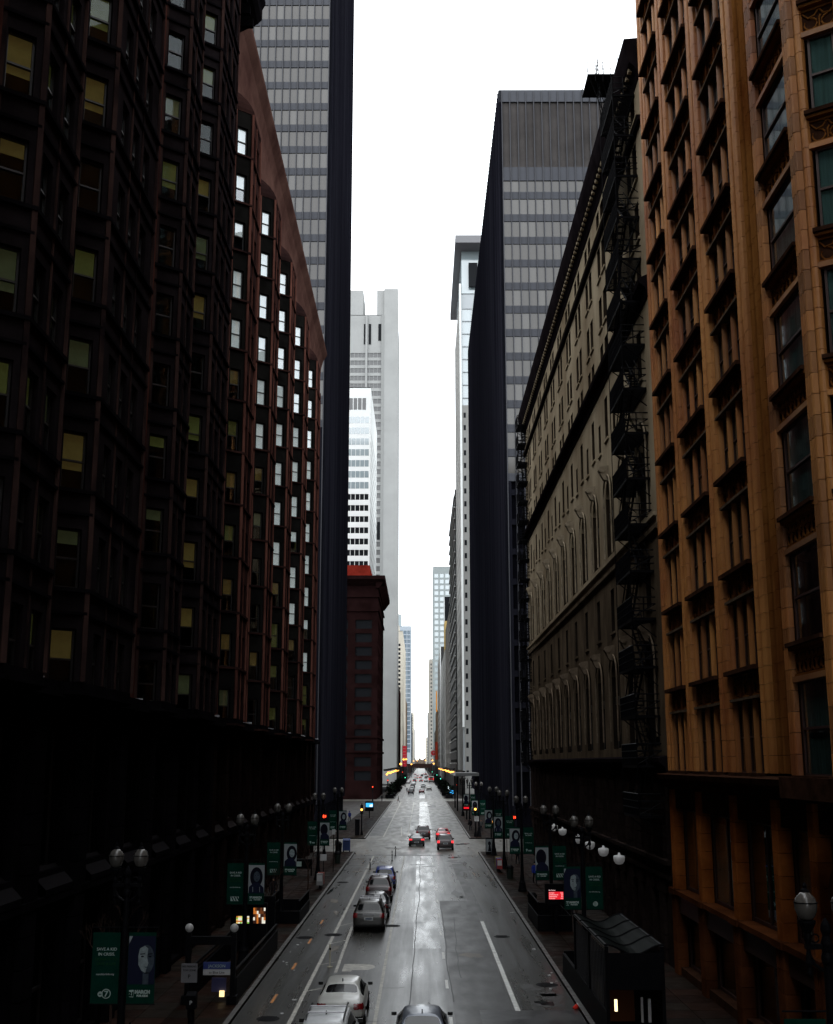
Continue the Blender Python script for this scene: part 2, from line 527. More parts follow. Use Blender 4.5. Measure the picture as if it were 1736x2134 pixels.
pg = [(-3.75, 53.6), (-3.3, 53.6), (-3.3, 54.0), (-2.7, 54.0)] + [(-2.7 + .48 * math.sin(a), 54.75 - .75 * math.cos(a)) for a in (.4, .9, 1.4, 1.9, 2.5)] + [(-2.75, 55.5), (-3.75, 55.5)]
patch('pale_patch', pg, M_wline)
# slabs and patches of other asphalt
patch('pale_patch', [(-.42, 60), (1.05, 60), (1.05, 121), (-.42, 121)], M_patch2, .0055)
patch('dark_patch', [(1.32, 20), (3.6, 20), (3.7, 80.2), (1.32, 80.2)], M_patch, .0055)
patch('dark_patch', [(2.33, 20), (6.25, 20), (6.25, 45.5), (2.33, 45.5)], mat('wet_dark_patch', (.006, .006, .007), .35, var=.4, vscale=.7, rvar=.08), .0075)
patch('dark_patch', [(3.1, 95), (4.4, 95), (4.3, 109), (3.0, 109)], M_patch)
patch('dark_patch', [(3.4, 74), (4.1, 74), (3.9, 94), (3.2, 94)], M_patch)
patch('dark_patch', [(-7, 150), (-4.9, 150), (-4.9, 200), (-7, 200)], M_patch)
patch('dark_patch', [(-6, 118.2), (2.4, 118.2), (2.4, 119.4), (-6, 119.4)], M_patch, .0075)
patch('dark_patch', [(1.5, 245), (3.4, 245), (3.4, 262), (1.5, 262)], M_patch)
for (x0, x1, y0, y1) in ((-.3, 1.6, 147, 278), (-.4, 1.2, 308, 420)):
    patch('pale_patch', [(x0, y0), (x1, y0), (x1, y1), (x0, y1)], mat('smooth_wet_concrete', (.13, .13, .125), .27, var=.25, vscale=.5, stretch=(1, .2, 1), rvar=.05), .0055)
mb = MB()
rr = random.Random(3)
def crack(x, y, dx, dy, n, w=.035):
    pts = [(x, y)]
    for i in range(n):
        x += dx / n + rr.uniform(-.05, .05); y += dy / n + rr.uniform(-.12, .12); pts.append((x, y))
    for (x0, y0), (x1, y1) in zip(pts, pts[1:]):
        d = Vector((x1 - x0, y1 - y0)); 
        if d.length < .01: continue
        d.normalize(); nx, ny = -d.y * w / 2, d.x * w / 2
        mb.quad((x0 + nx, y0 + ny, .0095), (x0 - nx, y0 - ny, .0095), (x1 - nx, y1 - ny, .0095), (x1 + nx, y1 + ny, .0095), M_crack)
crack(-.43, 38, -.05, 80, 60, .05)
for y in range(44, 120, 5):
    if rr.random() < .8: crack(rr.choice([-1.7, -.4, 1.3, -4.9]), y + rr.uniform(-1.5, 1.5), rr.uniform(1, 3.5), rr.uniform(-.2, .2), 7, .05)
crack(1.35, 47, .1, 30, 25, .06); crack(1.85, 52, .2, 20, 18, .05)
for i in range(16): crack(rr.uniform(-6.5, 5.5), rr.uniform(45, 120), rr.uniform(-.4, .4), rr.uniform(1.5, 5), 7, .03)
for i in range(18): crack(rr.uniform(-6, 4), rr.uniform(124, 270), rr.uniform(.8, 3), rr.uniform(-.3, .3), 6, .13)
obj('crack', mb, road)['kind'] = 'stuff'
def blotches(name, m, spots, z):
    mb = MB(); r = random.Random(12)
    for (x, y, a, b) in spots:
        n = 14; ph = r.random() * 6; pts = []
        for i in range(n):
            t = 2 * PI * i / n; k = 1 + .28 * math.sin(2 * t + ph) + .2 * math.sin(5 * t + 2 * ph) + r.uniform(-.12, .12)
            pts.append((max(XL + .05, min(XR - .05, x + a * k * math.cos(t))), y + b * k * math.sin(t)))
        k0 = len(mb.v); mb.v += [(px, py, z) for px, py in pts]; mb.f.append(tuple(range(k0, k0 + n))); mb.m.append(mb.mi(m))
    o = obj(name, mb, road); o['kind'] = 'stuff'
r5 = random.Random(21)
M_blot = mat('broken_dark_asphalt', (.017, .016, .0145), .4, var=.5, vscale=3)
M_pud = mat('puddle_water', (.012, .012, .012), .16, spec=.5)
M_rust = mat('ochre_stain', (.060, .042, .022), .45, var=.5, vscale=2)
sp = [(r5.uniform(-6.5, 5.8), r5.uniform(103, 146), r5.uniform(.15, .7), r5.uniform(.2, .9)) for i in range(26)]
sp += [(r5.uniform(2.6, 4.6), r5.uniform(70, 112), r5.uniform(.15, .4), r5.uniform(.6, 2.2)) for i in range(14)]
sp += [(r5.uniform(4.6, 6.1), r5.uniform(44, 52), r5.uniform(.2, .6), r5.uniform(.3, .9)) for i in range(7)]
sp += [(r5.uniform(-7, 6), r5.uniform(150, 275), r5.uniform(.2, 1.0), r5.uniform(.8, 3)) for i in range(16)]
blotches('worn_spot', M_blot, sp, .0102)
sp = [(5.1, 46.8, .35, .5), (3.9, 98, .2, 2.4), (-6.95, 86, .12, 2.5), (3.4, 116, .6, 1.0), (4.3, 109, .18, 2.5), (-3.2, 128, 1.0, 1.2), (5, 135, .8, 1.5), (1.5, 258, 1.2, 3)]
blotches('puddle', M_pud, sp, .0108)
blotches('ochre_stain', M_rust, [(r5.uniform(-6.6, -3.6), r5.uniform(96, 126), r5.uniform(.2, .8), r5.uniform(.4, 1.6)) for i in range(10)] + [(-4.6, 60, .25, .8), (2.6, 58, .5, .8), (-6.2, 80, .3, 1.2), (-5.6, 74, .2, .7)], .0097)

class Setting(Building):
    def __init__(s, name):
        s.root = thing(name, None, None); tag(s.root, kind='structure'); s.loc = Vector((0, 0, 0)); s.pool = {}; s.min_px = 3.0
def pavement(x0, x1, blocks, side):
    P = Setting('pavement')
    mb = MB()
    for a, b in blocks:
        mb.box(x0, x1, a, b, 0.0, .12, M_joint)
    P.one('pavement_bed', mb)
    kx = x1 - .1 if side < 0 else x0 + .1
    for a, b in blocks:
        y = a; L = 1.8
        while y < min(b, 290):
            l = min(L, b - y); me = box_mesh(.2, l - .03, .15, M_kerb, name='kerb_stone')
            P.put('kerb_stone', me, T3(kx, y, 0)); y += L
        if b > 290:
            mb = MB(); mb.box(kx - .1, kx + .1, max(a, y), b, 0, .15, M_kerb); P.one('kerb', mb)
    a0, a1 = (x0, x1 - .2) if side < 0 else (x0 + .2, x1)
    nx = 4; w = (a1 - a0) / nx
    for a, b in blocks[:2]:
        y = a; j = 0
        while y < min(b, 200) - .1:
            l = min(1.35, b - y)
            for i in range(nx):
                mm = M_slab if (i in (1, 2) and (j // 4) % 3) or R.random() < .35 else M_slab2
                P.put('paving_slab', box_mesh(w - .03, l - .03, .02, mm, name='paving_slab'), T3(a0 + w * (i + .5), y, .12 + R.uniform(0, .004)))
            y += 1.35; j += 1
    mb = MB()
    for a, b in blocks[1:]:
        lo = max(a, 201)
        if b > lo: mb.box(a0, a1, lo, b, .12, .14, M_slab2)
    P.one('paving', mb)
    P.done()
cuts = [-60] + [v for s in STREETS for v in s] + [3000]
blocksL = [(cuts[i], cuts[i + 1]) for i in range(0, len(cuts), 2)]
blocksL[0] = (26, 122)
pavement(-12.0, XL, blocksL, -1)
pavement(XR, 12.0, blocksL, 1)
# open plaza beside the tower on the left
mb = MB(); mb.box(-75, -12.0, 144, 281, 0, .14, mat('plaza_granite', (.018, .015, .0135), .55, spec=.3, var=.3, vscale=.5, rvar=.12)); tag(obj('plaza', mb), kind='structure')

# ------------------------------------------------------------------ the long brick office building on the left
M_brickS = mat("sooty_brown_brick", (.0105, .0082, .0090), .75, var=.5, vscale=.45, bump=.35, bscale=6)
M_brickN = mat('red_brown_brick', (.036, .017, .0145), .8, var=.55, vscale=.3, bump=.3, bscale=6, col2=(.008, .005, .0055))
M_pierR = mat('weathered_red_pier', (.075, .026, .019), .8, var=.6, vscale=.6, bump=.3, bscale=5, col2=(.010, .006, .007), stretch=(1, 1, .3))
M_bayN = mat('black_green_spandrel', (.0075, .0070, .0065), .8, var=.5, vscale=.6)
M_pierN = mat('pink_red_corner_brick', (.15, .062, .046), .8, var=.55, vscale=.35, bump=.3, bscale=6, col2=(.045, .018, .015), stretch=(1, 1, .5))
M_pierS = mat('rough_grey_red_corner', (.050, .028, .024), .8, var=.6, vscale=.9, bump=.4, bscale=6, col2=(.008, .006, .007), stretch=(1, 1, .4))
M_soot = mat('soot_black_stone', (.0045, .004, .0048), .7, var=.4, vscale=.6)
M_wframe = mat('dark_window_frame', (.012, .010, .010), .5)
M_sh_y = [mat('olive_yellow_blind', (.125, .130, .045), .8, var=.25, vscale=1.2, emit=(.5, .5, .14), estr=.035),
          mat('ochre_blind', (.17, .125, .04), .8, var=.25, vscale=1.2, emit=(.6, .38, .12), estr=.045),
          mat('green_grey_blind', (.11, .12, .07), .8, var=.25, vscale=1.2, emit=(.4, .42, .2), estr=.03)]
M_sh_w = mat('pale_glow_blind', (.86, .88, .88), .75, var=.08, vscale=2, emit=(.9, 1, 1), estr=.28)  # emission stands in for sky reflected in the panes
M_snow = mat('dirty_snow', (.42, .42, .46), .8, var=.4, vscale=6)
FL0, FH, NF = 13.2, 3.27, 12

def bay_building(name, label, cat, y0, y1, bays, brick, pier, top, north):
    B = Building(name, label, cat, (-20, (y0 + y1) / 2, 0))
    rng = random.Random(int(y0) + 11)
    core = MB()
    core.box(-60, -12.9, y0 + .05, y1 - .05, 0, top - .4, M_interior)
    B.one('inner_core', core)
    shell = MB()
    # end wall and roof
    shell.box(-60, -12.35, y1 - .5, y1, 0, top, brick)
    shell.box(-60, -12.35, y0, y0 + .5, 0, top, brick)
    shell.box(-60, -12.35, y0, y1, top - .6, top - .2, M_soot)
    B.one('end_wall', shell)
    XW = -12.0
    segs = []; cur = y0
    for a, b in bays:
        if a > cur: segs.append(('flat', cur, a))
        segs.append(('bay', a, b)); cur = b
    if y1 > cur: segs.append(('flat', cur, y1))
    zb, zt = 12.25, (52.6 if north else 55.2)
    nfl = 12 if north else 13
    tops = [49.9 - FH * (11 - k) for k in range(nfl)]          # window heads
    WH = 1.95
    for kind, a, b in segs:
        if kind == 'flat':
            F = Frame((XW, a), (1, 0)); Ln = b - a
            if Ln < .3: continue
            holes = []
            if Ln > 2.2:
                n = 1 if Ln < 4 else 2
                for k in range(nfl):
                    for i in range(n):
                        c = Ln * (i + .5) / n
                        holes.append((c - .5, c + .5, tops[k] - WH, tops[k]))
            mb = MB(); wall(mb, F, 0, Ln, zb, zt, holes, brick, .4); B.one('wall_panel', mb)
            for h in holes:
                sh = (rng.choice(M_sh_y), .5, 1) if rng.random() < .25 else None
                put_window(B, F, (h[0] + h[1]) / 2, -.36, h[2], 1.0, WH, M_wframe, M_glassS, shade=sh)
                B.put('sill', box_mesh(1.3, .55, .14, brick, name='sill'), F.M((h[0] + h[1]) / 2, .1, h[2] - .14))
            # tall piers at the two ends of the flat stretch
            for s in (.0, Ln - .45):
                mb = MB(); F.box(mb, s, s + .45, 0.005, .2, zb, zt, pier); B.one('pier', mb)
        else:
            dpt, run = 1.15, .85
            P = [(XW, a), (XW + dpt, a + run), (XW + dpt, b - run), (XW, b)]
            for q in range(3):
                F, Ln = seg_frame(P[q], P[q + 1])
                holes = []
                if q != 1: cs = [Ln / 2 + (.05 if q == 0 else 0)]; w = .70 if north else .80
                else:
                    n = 3 if Ln > 4.6 else 2; g = min(Ln / n, 1.5)
                    cs = [Ln / 2 + g * (i - (n - 1) / 2) for i in range(n)]; w = min(.86, g * .72)
                hz = []
                for k in range(nfl):
                    for c in cs:
                        holes.append((c - w / 2, c + w / 2, tops[k] - WH, tops[k]))
                mb = MB(); wall(mb, F, 0, Ln, zb, zt - (1.6 if north else 0), holes, (M_bayN if q == 0 else brick) if north else brick, .22); B.one('bay_wall', mb)
                for i, h in enumerate(holes):
                    k = round((h[3] - tops[0]) / FH); sh = None
                    if north and q == 0:
                        lim = 6.6 - bays.index((a, b)) * 1.3
                        if k >= lim: sh = (M_sh_w, .04 if rng.random() < .85 else .5, 1)
                        elif rng.random() < .8: sh = (rng.choice(M_sh_y), rng.choice([.05, .5, .5, .5, .7]), 1)
                    elif q == 0:
                        if rng.random() < .68: sh = (rng.choice(M_sh_y), rng.choice([.35, .5, .5, .52, .75]), 1)
                    elif rng.random() < .3: sh = (rng.choice([M_sh_y[2], M_sh_y[0]]), .5, 1)
                    put_window(B, F, (h[0] + h[1]) / 2, -.16, h[2], w, WH, M_wframe, M_glass if north else M_glassS, shade=sh)
                # sill and lintel courses
                for k in range(nfl):
                    B.put('sill_course', box_mesh(Ln + .12, .2, .13, M_soot if not north else brick, name='sill_course'), F.M(Ln / 2, .13, tops[k] - WH - .14))
                    if not north: B.put('drip_moulding', box_mesh(Ln + .06, .16, .1, M_soot, name='drip_moulding'), F.M(Ln / 2, .09, tops[k] + .45))
                # slender corner shafts
                for s, hw in ((((Ln, .06),) if q else ((.14, .16), (Ln, .08)))):
                    mb = MB(); F.box(mb, s - hw, s + hw, -.05, .05 if q == 0 and s < 1 else .09, zb, zt - (1.6 if north else 0), M_pierN if north else M_pierS); B.one('corner_shaft', mb)
                if q == 1 and n > 1:
                    for i in range(n - 1):
                        mb = MB(); F.box(mb, (cs[i] + cs[i + 1]) / 2 - .04, (cs[i] + cs[i + 1]) / 2 + .04, -.05, .05, zb, zt - (1.6 if north else 0), M_pierN if north else M_pierS); B.one('slender_shaft', mb)
            if north:   # the bay dies back into the wall under the flaring parapet
                mb = MB()
                prof = [(1.16, -1.6), (1.18, -1.35), (1.0, -.95), (.7, -.5), (.3, -.1), (0, .15)]
                for (f0, z0), (f1, z1) in zip(prof, prof[1:]):
                    def ring(f, z):
                        g = f / 1.15; return [(XW, a - .05 + (1 - g) * .5, zt + z), (XW + 1.15 * g + .03, a + run * g + (1 - g) * .8, zt + z), (XW + 1.15 * g + .03, b - run * g - (1 - g) * .8, zt + z), (XW, b + .05 - (1 - g) * .5, zt + z)]
                    r0, r1 = ring(f0, z0), ring(f1, z1)
                    for i in range(3): mb.quad(r0[i], r0[i + 1], r1[i + 1], r1[i], brick)
                B.one('bay_hood', mb)
            # stone floor of the bay above the ledge
            mb = MB(); mb.prism([(XW - .4, a), (XW, a)] [:1] + [(XW + dpt, a + run), (XW + dpt, b - run), (XW - .4, b)], zb - .5, zb, M_soot); B.one('bay_base', mb)
    if north:
        mb = MB()       # smooth flaring parapet
        prof = [(-12.6, 52.6), (-12.0, 52.6), (-11.97, 54.4), (-11.85, 55.9), (-11.6, 56.8), (-11.2, 57.5), (-11.15, 57.7), (-12.6, 57.7)]
        mb.extr(prof[::-1], 'y', y0 + .01, y1 + .25, mat('parapet_brick', (.095, .050, .040), .8, var=.5, vscale=.25, bump=.3, bscale=6, col2=(.035, .016, .014)))
        B.one('flared_parapet', mb)
        F = Frame((XW, y0), (1, 0))
        for a, b in bays:          # little attic lights between the bays
            for i in range(4):
                B.put('attic_window', box_mesh(.3, .12, 1.5, M_interior, name='attic_window'), Frame((XW, b), (1, 0)).M(1.6 + i * .8, .02, 50.9))
    else:
        mb = MB()
        prof = [(-12.6, 55.2), (-12.0, 55.2), (-11.8, 55.5), (-11.7, 56.3), (-10.55, 56.9), (-10.3, 57.2), (-10.3, 57.9), (-10.1, 58.3), (-10.1, 58.5), (-12.6, 58.7)]
        mb.extr(prof[::-1], 'y', y0 - .3, y1 + .15, M_soot)
        B.one('cornice', mb)
        for j in range(int((y1 - y0) / 1.2)):
            B.put('cornice_bracket', box_mesh(.3, 1.0, .55, M_soot, name='cornice_bracket'), Frame((XW, y0), (1, 0)).M(.8 + j * 1.2, 1.25, 56.2))
    # base: stone storeys with deep openings, arches and sloping ledges
    F = Frame((XW, y0), (1, 0)); Ln = y1 - y0
    n = max(2, round(Ln / 4.6)); pitch = Ln / n
    holes = []
    for i in range(n):
        c = pitch * (i + .5)
        holes.append((c - 1.35, c + 1.35, .35, 4.6))
        holes.append((c - 1.25, c + 1.25, 6.3, 10.9))
    mb = MB(); wall(mb, F, 0, Ln, 0, 11.75, holes, M_soot if not north else mat('dark_brown_stone', (.010, .0062, .0055), .7, var=.5, vscale=.7, bump=.3), .6)
    B.one('base_wall', mb)
    for h in holes:
        put_window(B, F, (h[0] + h[1]) / 2, -.55, h[2], h[1] - h[0], h[3] - h[2], M_wframe, M_glass, vbar=1, fw=.09)
        lo = h[2] > 5
        mb = MB()      # sloping ledge, the light it catches put into a lighter colour
        s0, s1 = h[0] - .1, h[1] + .1; z = h[2]
        pts = [F.p(s0, .32, z - .5), F.p(s1, .32, z - .5), F.p(s1, -.3, z + .12), F.p(s0, -.3, z + .12)]
        if lo:
            mb.quad(*pts, mat('lit_ledge', (.012, .011, .012), .6) if not north else mat('lit_brown_ledge', (.020, .017, .017), .6, var=.3, vscale=2))
            mb.quad(F.p(s0, .32, z - .7), F.p(s1, .32, z - .7), pts[1], pts[0], M_soot)
            mb.quad(F.p(s0, .001, z - .7), F.p(s1, .001, z - .7), F.p(s1, .32, z - .7), F.p(s0, .32, z - .7), M_soot)
            B.one('sloping_ledge', mb)
    for i in range(n + 1):
        s = min(max(pitch * i, .5), Ln - .5)
        zz = 0.1
        while zz < 11.2:          # rusticated blocks of the piers
            B.put('stone_block', box_mesh(.95, .28, .86, M_soot if not north else MATS['dark_brown_stone'], name='stone_block'), F.M(s, .25 + R.uniform(0, .02), zz)); zz += .9
    for zz, dd in ((5.35, .3), (11.75, .75), (12.0, .6)):
        mb = MB(); F.box(mb, 0, Ln, -.3, dd, zz, zz + .24, M_soot); B.one('string_course', mb)
    mb = MB()
    for j in range(26):
        s = rng.uniform(1, Ln - 1); r = rng.uniform(.05, .16)
        T = Matrix.Translation(F.p(s, rng.uniform(.35, .7), 12.23))
        mb.box(-r, r, -r * 1.6, r * 1.6, 0, r * .7, M_snow, T=T @ Matrix.Rotation(rng.uniform(0, 3), 4, 'Z'))
    o = B.one('snow_scrap', mb); o['kind'] = 'stuff'
    B.done()
bay_building('office_building', 'nearest left office block, sooty dark brick with angled bays, heavy cornice and yellow blinds', 'building',
             -4, 62.1, [(7, 13), (16, 23), (27.0, 31.8), (33.65, 41.2), (44.5, 48.7), (51.6, 58.0)], M_brickS, M_pierR, 58.4, False)
bay_building('office_building', 'second left office block, red-brown brick with shallow bays and a smooth flaring parapet', 'building',
             62.1, 121.5, [(62.4, 67.2), (73.1, 77.9), (83.3, 88.1), (94.5, 99.3), (105.8, 110.6)], M_brickN, M_pierR, 57.5, True)

# ------------------------------------------------------------------ orange terracotta building on the right
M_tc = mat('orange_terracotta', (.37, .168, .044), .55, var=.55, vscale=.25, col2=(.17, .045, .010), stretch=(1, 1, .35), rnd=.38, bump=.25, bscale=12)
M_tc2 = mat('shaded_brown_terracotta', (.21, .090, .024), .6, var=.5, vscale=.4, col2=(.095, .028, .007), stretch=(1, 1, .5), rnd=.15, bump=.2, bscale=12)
M_tcd = mat('dark_terracotta', (.034, .016, .010), .7, var=.5, vscale=1.5)  # darker terracotta for ledges, panel backs and belt courses
M_tcj = mat('dark_mortar', (.020, .010, .006), .9)
M_frB = mat('maroon_window_frame', (.030, .012, .010), .5)
M_curt = mat('sheer_curtain', (.26, .33, .31), .9, var=.35, vscale=9, stretch=(1, 1, .04))
SILLS = [9.19, 12.98, 16.76, 20.56, 24.3, 27.94, 31.5, 35.1, 38.65, 42.24, 45.9, 49.5, 53.1]
def shaft_mesh(w, dp, h, m, lobes=3):
    """one terracotta block of a clustered pier: a row of rounded shafts"""
    lobes = max(1, round(w / .2))
    k = ('shaft', round(w, 2), round(dp, 2), round(h, 2), m.name, lobes)
    if k in _mc: return _mc[k]
    poly = [(-w / 2, 0.06), ]
    r = w / (2 * lobes)
    for i in range(lobes):
        cx = -w / 2 + r * (2 * i + 1)
        for a in (200, 235, 270, 305, 340):
            poly.append((cx + r * .9 * math.cos(math.radians(a)), min(r, .16) * .95 * (1 + math.sin(math.radians(a)))))
    poly.append((w / 2, 0.06)); poly += [(w / 2, dp), (-w / 2, dp)]
    poly[0] = (-w / 2, dp * .6); poly[-3] = (w / 2, dp * .6)
    mb = MB(); mb.prism(poly, 0, h, m); _mc[k] = mb.mesh('terracotta_block'); return _mc[k]
def tracery_mesh(w, h):
    k = ('trac', round(w, 2), round(h, 2))
    if k in _mc: return _mc[k]
    mb = MB()
    mb.box(-w / 2, w / 2, .06, .2, 0, h, M_tcd)
    mb.box(-w / 2, w / 2, 0, .1, 0, .06, M_tc2); mb.box(-w / 2, w / 2, 0, .1, h - .06, h, M_tc2)
    n = max(1, round(w / .75)); cw = w / n
    for i in range(n):
        c = -w / 2 + cw * (i + .5)
        def arc(cx, cz, r, a0, a1, n_=7):
            return [(cx + r * math.cos(math.radians(a0 + (a1 - a0) * t / n_)), .045, cz + r * math.sin(math.radians(a0 + (a1 - a0) * t / n_))) for t in range(n_ + 1)]
        r = min(cw * .21, h * .25)
        for sg in (-1, 1):
            mb.tube(arc(c + sg * cw * .24, h * .33, r, 90, 90 + sg * 300, 9), .028, M_tc2, 5)
            mb.tube([(c + sg * cw * .02, .045, h * .9), (c + sg * cw * .12, .03, h * .66), (c + sg * cw * .3, .03, h * .6), (c + sg * cw * .45, .045, h * .86)], .03, M_tc2, 5)
            mb.tube([(c + sg * cw * .48, .045, h * .2), (c + sg * cw * .5, .045, h * .8)], .02, M_tc2, 4)
        mb.tube([(c, .04, h * .12), (c, .03, h * .5), (c + .05, .04, h * .62)], .025, M_tc2, 5)
    _mc[k] = mb.mesh('tracery_panel'); return _mc[k]
def fisher():
    B = Building('terracotta_building', 'nearest right building, tall orange terracotta with clustered piers and ornate spandrels', 'building', (20, 30, 0))
    XW = 12.0; TOP = 56.5
    F = Frame((XW, 0), (-1, 0))           # s = -Y
    mb = MB(); mb.box(12.95, 45, -3.95, 52.6, 0, TOP - .3, M_interior); B.one('inner_core', mb)
    mb = MB(); mb.box(12.25, 45, 52.55, 52.85, 0, TOP, M_tcd); mb.box(12.25, 45, -4, -3.6, 0, TOP, M_tc2); mb.box(12.25, 45, -4, 52.8, TOP - .3, TOP, M_tcd)
    B.one('end_wall', mb)
    rng = random.Random(5)
    BH = .61
    def pier(F, s, w, d, dp, m, lobes=3, z0=9.35, z1=TOP):
        core = MB(); F.box(core, s - w / 2 + .02, s + w / 2 - .02, d - dp, d - dp * .45, z0, z1, M_tcj); B.one('pier_core', core)
        nc = max(1, round(w / .40)); cw = w / nc
        for c in range(nc):
            me = shaft_mesh(cw - .05, dp, BH - .018, m, lobes); z = z0
            dd = d + (0 if (c % 2 == 0) else -.07); sc = s - w / 2 + cw * (c + .5)
            while z < z1 - .05:
                B.put('terracotta_block', me, F.M(sc, dd + rng.uniform(-.006, .006), z)); z += BH
    M_tcb = mat('shaded_base_terracotta', (.26, .085, .020), .6, var=.5, vscale=.6, col2=(.12, .034, .008), rnd=.2); M_tcb2 = mat('dark_base_terracotta', (.085, .028, .010), .6, var=.5, vscale=.6, col2=(.035, .012, .005), rnd=.2)  # shade at the foot of the street canyon put into the base colours
    M_lint = mat('grey_weathered_lintel', (.085, .060, .042), .6, var=.4, vscale=2)
    # groups of windows on the flat front: (Y far, Y near, number of windows)
    def group(ya, yb, n, pw=.0):
        L = ya - yb; w = L / n
        for k in range(len(SILLS) - 1):
            s0 = SILLS[k]; s1 = SILLS[k + 1]
            # sill ledge, panels under it belong to the storey below
            B.put('sill_ledge', box_mesh(L + .1, .55, .16, M_tcd, name='sill_ledge'), F.M(-(ya + yb) / 2, .28, s0))
            if k > 0:
                for i in range(n):
                    B.put('tracery_panel', tracery_mesh(w - .14, .86), F.M(-(yb + w * (i + .5)), -.02, s0 - .88))
                B.put('lintel', box_mesh(L, .4, .10, M_lint, name='lintel'), F.M(-(ya + yb) / 2, .10, s0 - 1.0))
            hh = s1 - s0 - .16 - 1.05
            for i in range(n):
                put_window(B, F, -(yb + w * (i + .5)), -.2, s0 + .16, w - .2, hh, M_frB, M_glass2,
                           shade=(M_curt, .0, 1) if rng.random() < .25 else None)
                B.put('backing', box_mesh(w, .1, 1.2, M_tcd, name='backing'), F.M(-(yb + w * (i + .5)), -.3, s1 - 1.05))
            for i in range(1, n):
                if k > 0: B.put('pilaster', box_mesh(.16, .2, .88, M_tcb2, name='pilaster'), F.M(-(yb + w * i), .06, s0 - .89))
            for i in range(n + 1):
                s = -(yb + w * i)
                me = shaft_mesh(.22, .2, s1 - s0 - .18, M_tc, 1)
                B.put('mullion', me, F.M(s, -.02, s0 + .16))
    group(52.0, 48.6, 3); group(47.3, 43.2, 3); group(41.8, 38.1, 3)
    pier(F, -52.45, .8, .12, .5, M_tc, 2)
    pier(F, -47.95, 1.2, .14, .5, M_tc, 3)
    pier(F, -42.5, 1.3, .14, .5, M_tc, 3)
    for s, w in ((-37.5, 1.1), (-36.5, .8), (-35.7, .8), (-34.9, .7), (-34.1, .8), (-33.3, .8), (-32.4,.9)): pier(F, s, w, .12 if w > .8 else .02, .5, M_tc if w > 1 else M_tc2, 2)
    # projecting bay
    bx = 10.9
    Pn = [(XW, 33.0), (bx, 32.1), (bx, 28.3), (XW + .2, 27.5)]      # from far to near, viewed from the street
    for q in range(3):
        P0, P1 = Pn[q], Pn[q + 1]
        u = Vector((P1[0] - P0[0], P1[1] - P0[1])); Ln = u.length
        Fq = Frame(P0, (u.y, -u.x)); 
        if Fq.n.x > 0: Fq = Frame(P0, (-u.y, u.x))
        sgn = 1 if (Fq.u.x * u.x + Fq.u.y * u.y) > 0 else -1
        def S(s): return s * sgn
        if q == 1: wins = [(.75, 3.3)]; pp = [.3, Ln - .3]; pw = .6
        else: wins = [(.42, Ln - .36)]; pp = [Ln - .14] if q == 2 else []; pw = .42
        for k in range(len(SILLS) - 1):
            s0, s1 = SILLS[k], SILLS[k + 1]
            a, b = (.55, Ln - .55) if q == 1 else (.3, Ln - .22)
            c = S((a + b) / 2); W = b - a
            B.put('sill_ledge', box_mesh(W + .12, .5, .12, M_tcd, name='sill_ledge'), Fq.M(c, .2, s0 + .04))
            B.put('sill_ledge', box_mesh(W + .04, .4, .09, M_tc2, name='sill_ledge'), Fq.M(c, .12, s0 - .06))
            if k > 0:
                B.put('tracery_panel', tracery_mesh(W, .72), Fq.M(c, -.03, s0 - .80))
                B.put('lintel', box_mesh(W + .02, .35, .16, M_tc, name='lintel'), Fq.M(c, .05, s0 - .98))
            hh = s1 - s0 - .14 - .98
            for (wa, wb) in wins:
                w = wb - wa
                cur = (M_curt, 0, 1) if (k % 2 == 0 or rng.random() < .5) else None
                put_window(B, Fq, S((wa + wb) / 2), -.08, s0 + .14, w, hh, M_frB, M_glass2, shade=cur, fw=.07)
            B.put('backing', box_mesh(W + .5, .06, 1.15, M_tcd, name='backing'), Fq.M(c, -.15, s1 - 1.0))
        for s in pp: pier(Fq, S(s), pw, .1, .42, M_tc, 3 if q == 1 else 2)
        if q == 2: pier(Fq, S(.2), .34, .06, .34, M_tc, 2)
    # near flank beyond the bay
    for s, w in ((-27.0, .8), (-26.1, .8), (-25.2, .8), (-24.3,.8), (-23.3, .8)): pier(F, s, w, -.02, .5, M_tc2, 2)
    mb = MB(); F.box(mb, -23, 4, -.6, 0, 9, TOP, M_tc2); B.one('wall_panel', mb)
    # belt cornice over the base
    mb = MB()
    prof = [(12.4, 8.55), (11.9, 8.55), (11.75, 8.75), (11.35, 8.98), (11.3, 9.18), (12.4, 9.3)]
    mb.extr(prof, 'y', 5, 52.9, M_tcd); B.one('belt_cornice', mb)
    for j in range(70): B.put('dentil', box_mesh(.2, .15, .16, M_tcd, name='dentil'), F.M(-52.6 + j * .42, .42, 8.6))
    mb = MB(); mb.prism([(bx - .35, 28.1), (XW + .2, 27.2), (XW + .2, 33.2), (bx - .35, 32.4)][::-1][::-1], 8.7, 9.3, M_tcd); B.one('bay_base', mb)
    M_tcb = mat('shaded_base_terracotta', (.26, .085, .020), .6, var=.5, vscale=.6, col2=(.12, .034, .008), rnd=.2); M_tcb2 = mat('dark_base_terracotta', (.085, .028, .010), .6, var=.5, vscale=.6, col2=(.035, .012, .005), rnd=.2)
    # base storeys: two levels of broad openings between block piers
    piersY = [52.4, 47.5, 42.3, 37.3, 33.8, 27.5, 22]
